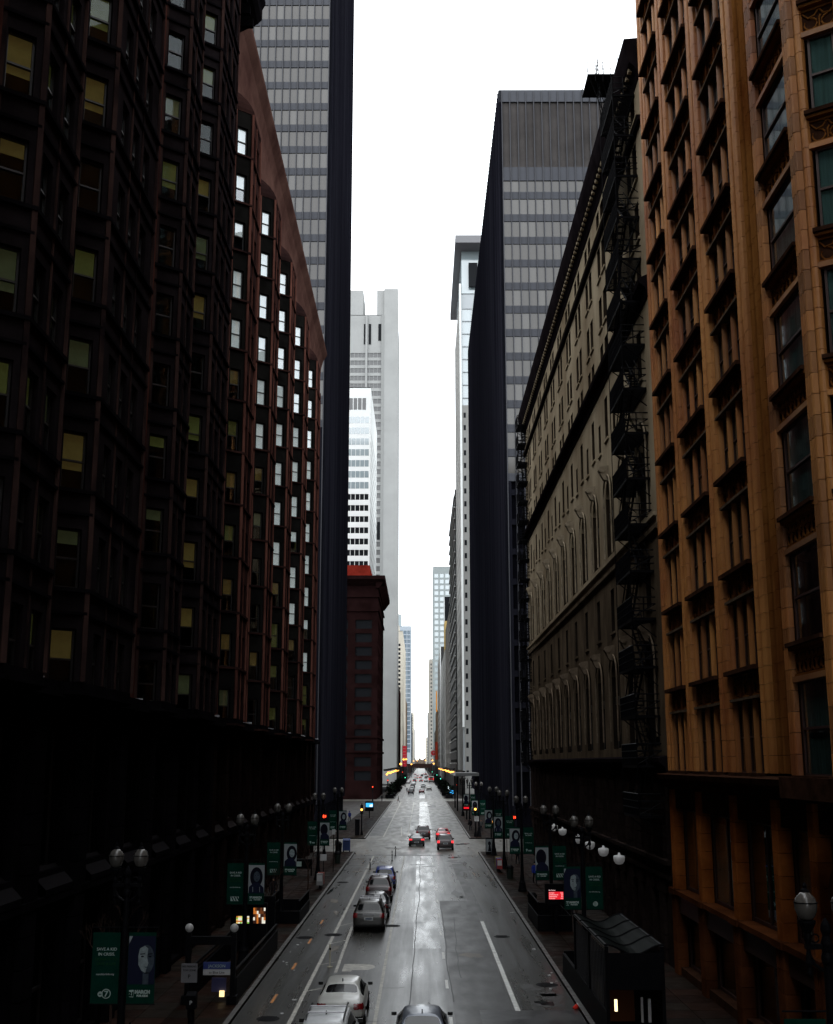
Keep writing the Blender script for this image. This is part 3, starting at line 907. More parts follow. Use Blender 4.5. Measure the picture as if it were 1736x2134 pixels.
    for y in piersY:
        z = .1
        core = MB(); F.box(core, -y - .3, -y + .3, -.5, -.1, 0, 8.5, M_tcj); B.one('pier_core', core)
        while z < 8.4:
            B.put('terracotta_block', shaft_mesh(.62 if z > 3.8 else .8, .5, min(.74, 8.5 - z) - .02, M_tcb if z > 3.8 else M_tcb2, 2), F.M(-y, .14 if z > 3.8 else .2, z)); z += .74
        mb = MB(); F.box(mb, -y - .5, -y + .5, .0, .3, 3.72, 3.95, M_tcb2); B.one('pier_foot', mb)
    M_bz = mat('dark_bronze_spandrel', (.030, .014, .012), .45, var=.3, vscale=2)
    for y0, y1 in zip(piersY, piersY[1:]):
        c = -(y0 + y1) / 2; L = y0 - y1 - .7
        for k, (za, zb_) in enumerate(((.5, 2.85), (3.95, 7.6))):
            put_window(B, F, c, -.4, za, L, zb_ - za, M_frB, M_glass2, vbar=1 if k else 0, rail=False, fw=.12, shade=(M_curt, 0, .9) if k and y1 in (42.3, 33.8) else None)
        B.put('spandrel', box_mesh(L, .5, .95, M_tcd, name='spandrel'), F.M(c, -.02, 7.6))
        B.put('sloping_sill', box_mesh(L, .7, .2, M_tcb2, name='sloping_sill'), F.M(c, .22, 3.72))
        B.put('bronze_fascia', box_mesh(L, .45, .8, M_bz, name='bronze_fascia'), F.M(c, .02, 2.9))
        B.put('plinth', box_mesh(L, .5, .5, M_tcd, name='plinth'), F.M(c, .05, 0))
    mb = MB()    # arched doorway head near the camera
    pts = [(11.75, 30.9 + 1.0 * math.cos(math.radians(a)), 5.9 + 1.0 * math.sin(math.radians(a))) for a in range(0, 181, 20)]
    mb.tube(pts, .16, M_tcb2, 6); mb.tube([(11.8, 29.9, 3.9), (11.8, 29.9, 5.9)], .16, M_tcb2, 6); mb.tube([(11.8, 31.9, 3.9), (11.8, 31.9, 5.9)], .16, M_tcb2, 6)
    B.one('arch_moulding', mb)
    B.done()
fisher()

# ------------------------------------------------------------------ beige stone building with scroll keystones and fire escapes
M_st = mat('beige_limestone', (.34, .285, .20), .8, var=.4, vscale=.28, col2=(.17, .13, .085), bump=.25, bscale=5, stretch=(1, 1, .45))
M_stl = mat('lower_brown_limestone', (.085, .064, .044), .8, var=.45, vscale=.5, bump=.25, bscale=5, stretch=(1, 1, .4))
M_std = mat('sooty_cornice', (.009, .007, .008), .7, var=.4, vscale=.8)
M_rust = mat('rusticated_base_stone', (.019, .0135, .012), .75, var=.4, vscale=.8, bump=.3, bscale=6, rnd=.15)
M_rv = mat('shaded_reveal', (.028, .021, .015), .85, var=.4, vscale=1); M_rv2 = mat('deep_shaded_reveal', (.018, .014, .011), .85, var=.4, vscale=1)  # recess shade put into darker copies of the stone
def arch_holes(c, w, z0, z1, n=5):
    """stepped holes approximating a round head; the real head is added as a spandrel piece"""
    return [(c - w / 2, c + w / 2, z0, z1)]
def beige():
    Y0, Y1 = 52.95, 119.0; XW = 12.0
    B = Building('stone_building', 'beige stone building with arched windows and scroll keystones, behind the long fire escape', 'building', (22, 86, 0))
    F = Frame((XW, 0), (-1, 0))
    rng = random.Random(9)
    mb = MB(); mb.box(12.95, 45, Y0 + .05, Y1 - .5, 0, 48, M_interior); B.one('inner_core', mb)
    mb = MB(); mb.box(12.4, 45, Y1 - .45, Y1, 0, 48.6, M_st); mb.box(12.4, 45, Y0, Y1, 48, 48.4, M_std); B.one('end_wall', mb)
    cols = [56.0 + 5.33 * i for i in range(12)]
    cols = [y for y in cols if y < Y1 - 1.5]
    holes = []; wl = []
    def add(y, w, z0, z1, kind='w', sh=None):
        holes.append((-y - w / 2, -y + w / 2, z0, z1)); wl.append((y, w, z0, z1, kind, sh))
    for y in cols:
        for dy in (-.82, .82):
            for z0, z1 in ((44.75, 46.35), (41.55, 43.75), (38.0, 40.2), (35.45, 36.9)):
                add(y + dy, 1.05, z0, z1, 'w', (M_sh_w, .5, 1) if rng.random() < .12 else None)
        add(y, 1.05, 30.2, 33.0)
        add(y, 2.4, 22.6, 27.7, 'a'); add(y, 1.15, 17.7, 20.4)
        add(y, 2.4, 10.55, 16.2, 'a')
    for a, b in zip(cols, cols[1:]):
        add((a + b) / 2, .8, 29.9, 31.9)
        pass
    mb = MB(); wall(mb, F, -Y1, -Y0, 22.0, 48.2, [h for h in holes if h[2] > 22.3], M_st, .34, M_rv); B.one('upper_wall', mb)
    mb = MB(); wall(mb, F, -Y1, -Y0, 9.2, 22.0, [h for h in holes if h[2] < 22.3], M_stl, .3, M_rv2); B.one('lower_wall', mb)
    for y, w, z0, z1, kind, sh in wl:
        put_window(B, F, -y, -.28, z0, w, z1 - z0, M_wframe, M_glass2, shade=sh, vbar=0)
        if kind == 'w': B.put('sill', box_mesh(w + .3, .35, .14, M_st if z0 > 22 else M_stl, name='sill'), F.M(-y, .1, z0 - .14))
        else:
            # round head: corner pieces fill the square opening
            k = ('head', w, z0 > 22)
            if k not in _mc:
                m = M_st if z0 > 22 else M_stl; mb = MB(); r = w / 2
                for sg in (-1, 1):
                    pts = [(sg * r, 0)] + [(sg * r * math.cos(math.radians(a)), -r + r * math.sin(math.radians(a))) for a in range(0, 91, 15)]
                    n = len(mb.v); N = len(pts); kk = mb.mi(m)
                    for yy in (.002, .28):
                        for px, pz in pts: mb.v.append((px, yy, pz))
                    for i in range(N):
                        j = (i + 1) % N; mb.f.append((n + i, n + j, n + N + j, n + N + i)); mb.m.append(kk)
                    mb.f.append(tuple(range(n, n + N))); mb.m.append(kk)
                _mc[k] = mb.mesh('arch_head')
                mb = MB(); m2 = mat('worn_light_stone_edge', (.24, .20, .145), .8, var=.3, vscale=2) if z0 > 22 else mat('worn_stone_edge', (.13, .10, .072), .8, var=.3, vscale=2)
                pts = [(r * 1.06, -.10, -r - 4.0), (r * 1.06, -.10, -r)] + [(r * 1.06 * math.cos(math.radians(a)), -.10, -r + r * 1.06 * math.sin(math.radians(a))) for a in range(15, 180, 15)] + [(-r * 1.06, -.10, -r), (-r * 1.06, -.10, -r - 4.0)]
                mb.tube(pts, .06, m2, 5); _mc[k + ('t',)] = mb.mesh('arch_moulding')
                mb = MB()
                mb.extr([(-.02, -.5), (-.34, -.42), (-.5, -.1), (-.62, .2), (-.5, .42), (-.1, .5), (0, .5)], 'x', -.19, .19, m2)
                mb.tube([(-.24, -.45, .22), (.24, -.45, .22)], .2, m2, 8)
                _mc[k + ('k',)] = mb.mesh('scroll_keystone')
            B.put('arch_head', _mc[k], F.M(-y, 0, z1))
            B.put('arch_moulding', _mc[k + ('t',)], F.M(-y, .04, z1))
            B.put('scroll_keystone', _mc[k + ('k',)], F.M(-y, 0, z1 + .18))
            B.put('mullion', box_mesh(.1, .1, z1 - z0, M_wframe, name='mullion'), F.M(-y, -.22, z0))
            B.put('transom', box_mesh(w, .1, .5, M_wframe, name='transom'), F.M(-y, -.21, z0 + (z1 - z0) * .48))
    def course(name, z0, z1, d, m, prof=None):
        mb = MB()
        if prof: mb.extr(prof, 'y', Y0 + .02, Y1 + .1, m)
        else: F.box(mb, -Y1 - .05, -Y0 - .02, -.2, d, z0, z1, m)
        B.one(name, mb)
    course('cornice', 0, 0, 0, M_std, [(12.3, 46.7), (11.95, 46.7), (11.85, 47.0), (11.7, 47.25), (11.45, 47.5), (11.38, 47.75), (11.25, 48.3), (11.2, 48.9), (12.3, 49.0)])
    for j in range(92): B.put('modillion', box_mesh(.3, .4, .22, M_st, name='modillion'), F.M(-Y1 + .3 + j * .715, .5, 47.25))
    course('upper_moulding', 44.05, 44.3, .22, M_std); course('upper_moulding', 44.3, 44.38, .3, M_st)
    course('dark_ledge', 0, 0, 0, M_std, [(12.2, 33.9), (11.92, 33.9), (11.8, 34.3), (11.5, 34.55), (11.45, 34.8), (11.9, 35.0), (12.2, 35.05)])
    course('moulding', 22.0, 22.2, .28, M_st); course('moulding', 21.35, 21.6, .2, M_stl); course('moulding', 21.6, 22.0, .1, M_st)
    course('base_cornice', 0, 0, 0, M_std, [(12.2, 9.2), (11.9, 9.2), (11.8, 9.5), (11.5, 9.75), (11.48, 9.95), (12.2, 10.1)])
    # rusticated base
    bh = []
    y = Y0 + 1.2; base_w = []
    while y < Y1 - 1:
        base_w.append(y); y += 2.665
    for i, y in enumerate(base_w): bh.append((-y - .42, -y + .42, 5.6, 8.3))
    for i, y in enumerate(base_w):
        if i % 2: bh.append((-y - .8, -y + .8, .5, 3.4))
    mb = MB(); wall(mb, F, -Y1, -Y0, 0, 9.2, bh, M_rust, .5, d=-.06); B.one('base_wall', mb)
    for h in bh: put_window(B, F, (h[0] + h[1]) / 2, -.5, h[2], h[1] - h[0], h[3] - h[2], M_wframe, M_glass2)
    z = .15; r = 0
    while z < 8.8:
        hh = .66
        edges = [-Y1]
        for i, y in enumerate(reversed(base_w)): edges.append(-y)
        edges.append(-Y0)
        for a, b in zip(edges, edges[1:]):
            lo, hi = a + .46 if a != -Y1 else a + .05, b - .46 if b != -Y0 else b - .02
            if z < 3.4: lo, hi = a + .85, b - .85
            if hi - lo > .3: B.put('stone_block', box_mesh(hi - lo, .16, hh - .05, M_rust, name='stone_block'), F.M((lo + hi) / 2, .1, z))
            if not (5.2 < z < 8.2) and hi - lo > .3:
                pass
        z += hh; r += 1
    for zz, d in ((4.9, .32), (4.2, .2)): course('string_course', zz, zz + .2, d, M_rust)
    B.done()
    # hanging white lamps along the front
    for i, y in enumerate((62.6, 67.9, 73.2, 78.5, 87.2, 92.7)):
        t = thing('wall_lamp', ('nearest', 'second', 'third', 'fourth', 'fifth', 'farthest')[i] + ' white bowl lamp hung from a bracket on the dark stone base wall', 'wall lamp', (11.9, y, 4.4), 0, 'white bowl lamps along the stone wall')
        mb = MB(); mb.tube([(0, 0, .75), (-.75, 0, .75), (-.75, 0, .32)], .03, M_iron, 5); mb.tube([(0, 0, .3), (-.55, 0, .75)], .02, M_iron, 5); obj('bracket', mb, t)
        mb = MB(); mb.smooth = True; mb.lathe([(.08, -.3), (.2, -.26), (.3, -.12), (.33, .08), (.3, .17), (.08, .22), (.05, .34)], mat('opal_glass', (.5, .5, .5), .4, emit=(1, 1, 1), estr=.05), 14, (-.75, 0, 0)); obj('bowl_shade', mb, t)
beige()

def fire_escape(name, label, x_out, x_in, ya, yb, zs, top=False, ladder_top=None):
    B = Building(name, label, 'fire escape', (x_in, (ya + yb) / 2, 0))
    M = M_iron; r = .034
    def plat_mesh(L):
        k = ('plat', round(L, 2), round(x_in - x_out, 2))
        if k in _mc: return _mc[k]
        W = x_in - x_out; mb = MB()
        mb.box(-W, 0, 0, .08, -.12, 0, M); mb.box(-W, 0, L - .08, L, -.12, 0, M)
        mb.box(-W, -W + .06, 0, L, -.14, 0, M); mb.box(-.06, 0, 0, L, -.12, 0, M)
        n = int(L / .11)
        for i in range(n): mb.box(-W, 0, i * L / n, i * L / n + .035, -.04, -.01, M)
        _mc[k] = mb.mesh('platform'); return _mc[k]
    def rail_mesh(L):
        k = ('rail', round(L, 2), round(x_in - x_out, 2))
        if k in _mc: return _mc[k]
        W = x_in - x_out; mb = MB()
        for z in (1.05, .7, .35): mb.tube([(0, 0, z), (-W, 0, z), (-W, L, z), (0, L, z)], r, M, 4)
        for i in range(int(L / .24) + 1): mb.tube([(-W, min(L, i * .24), 0), (-W, min(L, i * .24), 1.05)], r, M, 4)
        for y in (0, L):
            mb.tube([(-W / 2, y, 0), (-W / 2, y, 1.05)], r, M, 4); mb.tube([(-W, y, .02), (0, y, .7)], r * .8, M, 4)
        _mc[k] = mb.mesh('railing'); return _mc[k]
    L = yb - ya; W = x_in - x_out
    for i, z in enumerate(zs):
        B.put('platform', plat_mesh(L), T3(x_in, ya, z)); B.put('railing', rail_mesh(L), T3(x_in, ya, z))
        if 'brace' not in _mc:
            mb = MB(); mb.tube([(-1.08, 0, -.1), (0, 0, -1.0)], .03, M, 4); _mc['brace'] = mb.mesh('brace')
        for y in (ya + .1, yb - .1): B.put('brace', _mc['brace'], T3(x_in, y, z))
        if i + 1 < len(zs):      # flight of open steps down to the next platform
            z2 = zs[i + 1]; dz = z - z2; flip = i % 2
            k = ('flight', round(dz, 1), flip, round(L, 1))
            if k not in _mc:
                mb = MB(); n = max(6, int(dz / .24)); y0, y1 = (.5, L - .7) if flip else (L - .5, .7)
                xa, xb = (-W + .12, -W / 2 - .03) if flip else (-W / 2 + .03, -.12)
                for x in (xa, xb):
                    mb.tube([(x, y0, 0), (x, y1, -dz)], .06, M, 4); mb.tube([(x, y0, .9), (x, y1, -dz + .9)], r, M, 4)
                for j in range(1, n):
                    t = j / n; y = y0 + (y1 - y0) * t
                    mb.box(xa, xb, y - .1, y + .1, -dz * t - .015, -dz * t + .015, M)
                _mc[k] = mb.mesh('stair_flight')
            B.put('stair_flight', _mc[k], T3(x_in, ya, z))
    mb = MB()        # continuous uprights
    for y in (ya, yb): mb.tube([(x_out, y, zs[-1]), (x_out, y, zs[0] + 1)], .022, M, 4)
    B.one('upright', mb)
    if top:          # gooseneck ladder and cage over the cornice
        mb = MB(); z = zs[0]
        for y in (yb - .9, yb - .4):
            mb.tube([(x_out + .1, y, z), (x_out - .15, y, z + 2.2), (x_out - .2, y, z + 4.4)], .03, M, 4)
        for j in range(15): mb.tube([(x_out - .03 - j * .01, yb - .9, z + .3 + j * .28), (x_out - .03 - j * .01, yb - .4, z + .3 + j * .28)], .015, M, 4)
        mb.box(x_out - .9, x_in - .4, yb - 1.4, yb + .8, z + 3.0, z + 3.08, M)
        for q in range(9):
            x = x_out - .9 + (q % 5) * .45; y = yb - 1.4 if q < 5 else yb + .8
            mb.tube([(x, y, z + 2.6), (x, y, z + 4.2 + .5 * ((q * 7) % 3))], .02, M, 4)
        for zz in (3.4, 3.8): mb.tube([(x_in - .4, yb - 1.4, z + zz), (x_out - .9, yb - 1.4, z + zz), (x_out - .9, yb + .8, z + zz)], .018, M, 4)
        for q in range(4): mb.tube([(x_out - .8 + q * .35, yb - 1.3, z + 3.0), (x_out + .1 + q * .25, yb - .5, z + 1.2)], .03, M, 4)
        B.one('rooftop_ladder', mb)
    B.done()
zs = [46.5 - 2.46 * i for i in range(17)]
fire_escape('fire_escape', 'black iron fire escape zigzagging down the near end of the beige stone building', 10.75, 11.98, 54.4, 58.4, zs, True)
zs = [47.2 - 2.2 * i for i in range(18)]
fire_escape('fire_escape', 'narrow black iron fire escape at the far corner of the beige stone building', 10.9, 11.98, 116.3, 118.8, zs)

# ------------------------------------------------------------------ steel and glass towers, farther buildings
M_steel = mat('graphite_painted_steel', (.010, .0103, .0145), .5, var=.12, vscale=.2, spec=0.0)
M_steeld = mat('graphite_spandrel', (.052, .055, .066), .5, var=.12, vscale=.2, spec=.25)
M_tglass = mat('bronze_tower_glass', (.062, .055, .048), .10, ior=1.65, spec=.5, var=.2, vscale=.08)
M_tglass2 = mat('bronze_tower_glass_lighter', (.080, .073, .064), .10, ior=1.7, spec=.5, var=.1, vscale=.05)
M_beamF = mat('lit_beam_steel', (.045, .046, .054), .5, spec=.3)  # light on the front face put into a paler copy of the steel
M_beamS = mat('shaded_beam_steel', (.022, .022, .030), .5, spec=0.0, var=.6, vscale=.9, stretch=(1, 1, .012), col2=(.006, .006, .010))  # side-face shade put into the colour, with weathering streaks
M_louv = mat('louvre_grey', (.072, .066, .064), .6, var=.25, vscale=.2)
M_bglass = mat('black_tower_glass', (.004, .004, .006), .3, spec=.0)
def steel_tower(label, X0, X1, Y0, Y1, H, zb, fh, mod, crown, fx, sx):
    """X0 street-side x of the face; fx direction of the far side (-1 west / +1 east)"""
    B = Building('steel_tower', label, 'skyscraper', ((X0 + X1) / 2, (Y0 + Y1) / 2, 0), min_px=3.6)
    xa, xb = min(X0, X1), max(X0, X1)
    mb = MB(); mb.box(xa + .5, xb - .5, Y0 + .5, Y1 - .5, 0, H - .2, M_interior); B.one('inner_core', mb)
    mb = MB(); mb.box(xa + .02, xb - .02, Y0 + .02, Y1 - .02, H - .6, H, M_steeld); B.one('roof', mb)
    rng = random.Random(int(H))
    faces = [(Frame((X0, Y0), (0, -1)), abs(X1 - X0), fx, True), (Frame((X0, Y0), (-fx, 0)), Y1 - Y0, 1, False)]
    nfl = int((H - crown - zb) / fh)
    for F, L, sg, front in faces:
        n = int(L / mod)
        sdir = sg if front else (1 if F.u.y > 0 else -1)
        def S(s): return s * sdir
        for j in range(n):
            c = S((j + .5) * mod + .45)
            if front and j > 34: break
            for k in range(nfl):
                z = zb + k * fh
                M_ = F.M(c, -.18, z + 1.15)
                if front:
                    B.put('window_pane', box_mesh(mod - .1, .06, fh - 1.2, M_tglass if rng.random() < .75 else M_tglass2, name='window_pane'), M_)
                    B.put('spandrel_panel', box_mesh(mod - .06, .12, 1.15, M_steeld, name='spandrel_panel'), F.M(c, -.06, z))
            if crown and front:
                B.put('louvre_panel', box_mesh(mod - .3, .1, crown - 2.6, M_louv, name='louvre_panel'), F.M(c, -.25, H - crown + .6))
        # projecting vertical beams
        mh = H - (crown if False else 0)
        for j in range(n + 1):
            if front and j > 35: break
            w = .13 if not (crown and front) else .13
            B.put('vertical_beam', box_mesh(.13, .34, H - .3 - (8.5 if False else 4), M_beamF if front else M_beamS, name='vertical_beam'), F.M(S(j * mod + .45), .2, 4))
        if front: pass
        else:
            for k in range(nfl):
                mb = MB(); z = zb + k * fh
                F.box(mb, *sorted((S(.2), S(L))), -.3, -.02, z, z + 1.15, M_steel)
                F.box(mb, *sorted((S(.2), S(L))), -.34, -.2, z + 1.15, z + fh, M_bglass)
                B.put('floor_band', mb.mesh('floor_band'), Matrix.Identity(4), size=fh)
        if crown:
            mb = MB(); F.box(mb, *sorted((S(.1), S(L))), -.3, .05, H - 2.0, H, M_steeld)
            F.box(mb, *sorted((S(.1), S(L))), -.3, -.02, H - crown - 1.6, H - crown + .6, M_steeld)
            F.box(mb, *sorted((S(.1), S(L))), -.4, -.3, H - crown, H - 2, M_louv); B.one('crown_band', mb)
        mb = MB(); F.box(mb, *sorted((S(.1), S(L))), -.35, -.05, nfl * fh + zb, H - (crown or 0), M_steeld); B.one('top_band', mb)
        # lower floors: dark reflections put into black glass between columns
        step = mod * 4
        m = 0
        while m * step < min(L, 70):
            B.put('column', box_mesh(.9, .6, zb, M_steel, name='column'), F.M(S(m * step + .5), .05, 0)); m += 1
        zz = 8.5
        mb = MB(); F.box(mb, *sorted((S(.3), S(L))), -.6, -.4, 0, zb, M_bglass); B.one('dark_reflect_glazing', mb)
        while zz < zb:
            mb = MB(); F.box(mb, *sorted((S(.1), S(min(L, 70)))), -.4, -.02, zz, zz + .85, M_steel); B.put('floor_beam', mb.mesh('floor_beam'), Matrix.Identity(4), size=2); zz += 4.3
    mb = MB()       # solid steel corner column
    mb.box(min(X0, X0 + fx * .42), max(X0, X0 + fx * .42), Y0 - .04, Y0 + .5, 0, H - .1, M_steel)
    for i in range(3): mb.box(X0 + fx * (.05 + i * .14) - .02, X0 + fx * (.05 + i * .14) + .03, Y0 - .16, Y0 - .03, 0, H - .1, M_steel)
    B.one('corner_column', mb)
    B.done()
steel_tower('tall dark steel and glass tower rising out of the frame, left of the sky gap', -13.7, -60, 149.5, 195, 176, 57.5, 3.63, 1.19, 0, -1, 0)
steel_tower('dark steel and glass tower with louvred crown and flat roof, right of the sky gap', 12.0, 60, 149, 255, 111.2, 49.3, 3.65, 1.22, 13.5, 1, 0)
# small lit ceiling strips seen in one storey
B = None

def tower(name, label, x0, x1, y0, y1, H, mwall, front=None, side=None, cat='building', roof=None, extra=None, z0=0, west=True, min_px=2.2):
    """generic building: body with recessed window openings on the face towards the camera and on the face along the street.
    front/side: dict(z=first sill, fh, h, n, w, m=window material, a=margin)"""
    B = Building(name, label, cat, ((x0 + x1) / 2, (y0 + y1) / 2, 0), min_px=min_px)
    mb = MB(); mb.box(x0 + .6, x1 - .6, y0 + .6, y1 - .1, z0, H - .3, M_interior); B.one('inner_core', mb)
    left = x1 < 0
    sx = x1 if left else x0
    faces = [('front', Frame((x0, y0), (0, -1)), x1 - x0, front), ('side', Frame((sx, y0 if left else y1), (1, 0) if left else (-1, 0)), y1 - y0, side)]
    for nm, F, L, sp in faces:
        holes = []
        if sp:
            a = sp.get('a', .6); n = sp['n']; pit = (L - 2 * a) / n; z = sp['z']
            while z + sp['h'] < sp.get('top', H - 1.5):
                for i in range(n):
                    c = a + pit * (i + .5); holes.append((c - sp['w'] / 2, c + sp['w'] / 2, z, z + sp['h']))
                z += sp['fh']
        mb = MB(); wall(mb, F, 0, L, z0, H, holes, sp.get('mw', mwall) if sp else mwall, .35); B.one('wall', mb)
        for h in holes:
            B.put('window', box_mesh(h[1] - h[0], .05, h[3] - h[2], sp.get('m', M_glass2), name='window'), F.M((h[0] + h[1]) / 2, -.3, h[2]))
        if sp and sp.get('band'):
            z = sp['z'] - .25
            while z < H - 1:
                mb = MB(); F.box(mb, 0, L, 0, sp['band'], z - .35, z, sp.get('mb', mwall)); B.put('sill_band', mb.mesh('sill_band'), Matrix.Identity(4), size=.5); z += sp['fh']
        if sp and sp.get('fins'):
            for i in range(n + 1):
                B.put('fin', box_mesh(.25, sp['fins'], H - sp['z'], sp.get('mb', mwall), name='fin'), F.M(a + pit * i, sp['fins'], sp['z']))
    mb = MB(); mb.box(x0, x1, y0, y1, H - .3, H, mwall)
    ox = x0 if left else x1
    mb.box(ox - .1, ox + .1, y0, y1, z0, H, mwall); mb.box(x0, x1, y1 - .2, y1, z0, H, mwall)
    B.one('roof', mb)
    if roof:
        for r in roof: mb = MB(); mb.box(*r[:6], r[6]); B.one(r[7], mb)
    if y0 > 305:       # dark boxes put street-level shade along the pavement
        mb = MB(); hs = 7.5
        if left: mb.box(x1 - .2, x1 + .25, y0, y1, 0, hs, M_streetshade)
        else: mb.box(x0 - .25, x0 + .2, y0, y1, 0, hs, M_streetshade)
        mb.box(x0, x1, y0 - .35, y0 - .05, 0, hs, M_streetshade); B.one('shade_base', mb)
    if extra: extra(B)
    B.done()
    return B
M_dwin = mat('dark_window_glass', (.010, .011, .013), .3, ior=1.5, spec=.06)
M_lwin = mat('grey_window_glass', (.10, .10, .10), .15, ior=1.6)
M_bluewin = mat('blue_window_glass', (.10, .15, .20), .12, ior=1.8, spec=.8)
M_palewin = mat('pale_sky_window_glass', (.30, .36, .38), .1, ior=2.0, spec=.9)
M_redst = mat('dark_red_terracotta', (.014, .0062, .0062), .8, var=.4, vscale=.2)
M_chase = mat('pale_grey_granite', (.33, .335, .33), .8, var=.08, vscale=.06)
M_white = mat('white_panel_cladding', (.78, .80, .79), .6, var=.05, vscale=.1)
M_cream = mat('cream_concrete', (.55, .51, .43), .8, var=.12, vscale=.1)
M_tan = mat('tan_brick', (.17, .125, .09), .8, var=.25, vscale=.2)
M_gst = mat('grey_stone', (.105, .10, .093), .8, var=.3, vscale=.15)
M_paleg = mat('pale_grey_stone', (.27, .27, .26), .8, var=.15, vscale=.1)

M_streetshade = mat('street_shade_dark', (.012, .012, .012), .5, var=.5, vscale=.5, spec=.1)
def marq(B):
    mb = MB()
    mb.extr([(-11.7, 58.0), (-11.2, 58.7), (-10.0, 60.3), (-10.0, 61.4), (-12.6, 61.6), (-12.6, 58.0)][::-1], 'y', 298, 344.5, M_redst); B.one('cornice', mb)
    mb = MB(); mb.extr([(298.9, 58.8), (297.2, 60.4), (297.2, 61.4), (300, 61.6), (300, 58.8)], 'x', -60, -10.02, M_redst); B.one('cornice', mb)
    for j in range(30): B.put('bracket', box_mesh(.6, 1.4, .7, M_redst, name='bracket'), Frame((-60, 298.9), (0, -1)).M(1 + j * 1.62, .8, 59.4))
    for z in (51.5, 55.5, 12.5, 16.5):
        mb = MB(); mb.box(-60, -11.8, 298.6, 299.2, z, z + .5, M_redst); mb.box(-12.1, -11.6, 299, 344, z, z + .5, M_redst); B.one('string_course', mb)
tower('terracotta_block_building', 'dark red cornice-topped office block standing at the far corner of the plaza', -60, -12, 299, 344, 61.5, M_redst,
      dict(z=5, fh=3.78, h=2.5, n=7, w=4.6, m=M_dwin, a=.6, top=51), dict(z=5, fh=3.78, h=2.4, n=11, w=2.6, m=M_dwin, top=51), extra=marq,
      roof=[(-58, -14.5, 301, 340, 61.6, 65.0, mat('rust_red_penthouse', (.20, .022, .014), .7, var=.3, vscale=.3), 'penthouse')])
tower('white_office_tower', 'bright white panelled mid-rise tower with ribbon windows in front of the tall grey tower', -60, -17.9, 370, 424, 143, M_white,
      dict(z=8.5, fh=4.03, h=2.15, n=26, w=1.42, m=M_dwin, a=.5, top=104), dict(z=8.5, fh=4.03, h=1.9, n=26, w=1.2, m=M_lwin, a=.8, top=130),
      extra=lambda B: [B.put('reflecting_window', box_mesh(1.42, .06, 2.4, M_palewin, name='reflecting_window'), Frame((-60, 370), (0, -1)).M(.5 + 1.58 * (i + .5), .03, 105.3 + k * 4.03)) for i in range(26) for k in range(7)] +
      [B.put('louvre_window', box_mesh(1.3, .06, 4.4, M_lwin, name='louvre_window'), Frame((-60, 370), (0, -1)).M(40.5 - 1.58 * (i + .5), .03, 134.5)) for i in range(5)])
def chase(B):
    F = Frame((-60, 520), (0, -1))
    mb = MB(); mb.box(-18.6, -11.5, 519.2, 524, 0, 250, M_chase); B.one('service_shaft', mb)
    mb = MB(); mb.box(-20.0, -18.6, 519.0, 522, 0, 236, mat('granite_edge', (.26, .265, .26), .8)); B.one('edge_pier', mb)
    mb = MB(); mb.box(-28.1, -27.1, 519.0, 520, 0, 236, M_chase); B.one('edge_pier', mb)
    mb = MB(); mb.box(-22.5, -11.7, 521, 540, 236, 250, M_chase); mb.box(-60, -29.5, 521, 540, 236, 250, M_chase); B.one('penthouse', mb)
    for x in (-29, -26.5): 
        mb = MB(); mb.box(x, x + 1.2, 519.7, 519.95, 220, 231, M_dwin); B.one('tall_slot', mb)
    mb = MB(); mb.box(-21.6, -20.1, 519.7, 519.95, 222, 231, M_dwin); B.one('tall_slot', mb)
    for z in (29, 118):
        mb = MB(); mb.box(-21.6, -20.1, 519.7, 519.95, z, z + 9, M_dwin); B.one('tall_slot', mb)
tower('grey_granite_tower', 'tallest pale grey granite tower with a plain service shaft and stepped roofline', -60, -11.6, 520, 560, 236, M_chase,
      dict(z=12, fh=4.1, h=2.5, n=24, w=1.82, m=M_lwin, a=.4, top=216), None, extra=chase)
tower('glass_tower', 'far blue glass tower with white floor lines, left of the sky gap', -60, -9.8, 1100, 1150, 148, mat('blue_grey_mullions', (.40, .45, .50), .6),
      dict(z=20, fh=4.6, h=3.7, n=13, w=3.2, m=M_bluewin), dict(z=20, fh=4.6, h=3.7, n=8, w=5, m=M_bluewin), roof=[(-55, -20, 1105, 1145, 148, 161, M_palewin, 'penthouse')])
tower('cream_concrete_tower', 'slender cream concrete tower with a column of dark balconies, beyond the grey tower', -18.2, -12.0, 720, 855, 97, M_cream,
      dict(z=49, fh=2.9, h=1.7, n=1, w=3.0, m=M_dwin, a=.6, top=90), dict(z=45, fh=2.9, h=1.6, n=4, w=9, m=M_dwin, a=24, top=86),
      roof=[(-18, -14.5, 722, 850, 97, 101, M_cream, 'penthouse')])
tower('dark_red_building', 'low dark red-brown building wedged behind the grey granite tower', -40, -11.8, 575, 636, 50, M_redst, dict(z=4, fh=3.6, h=2, n=6, w=1.4, m=M_dwin), None)
tower('tan_brick_building', 'tan brick office building with dark windows above the vertical red sign', -50, -11.9, 862, 950, 60, M_tan,
      dict(z=5, fh=3.5, h=1.7, n=12, w=1.3, m=M_dwin), dict(z=5, fh=3.5, h=1.8, n=12, w=2.4, m=M_dwin), roof=[(-50, -13, 864, 940, 60, 64, M_tan, 'penthouse')])
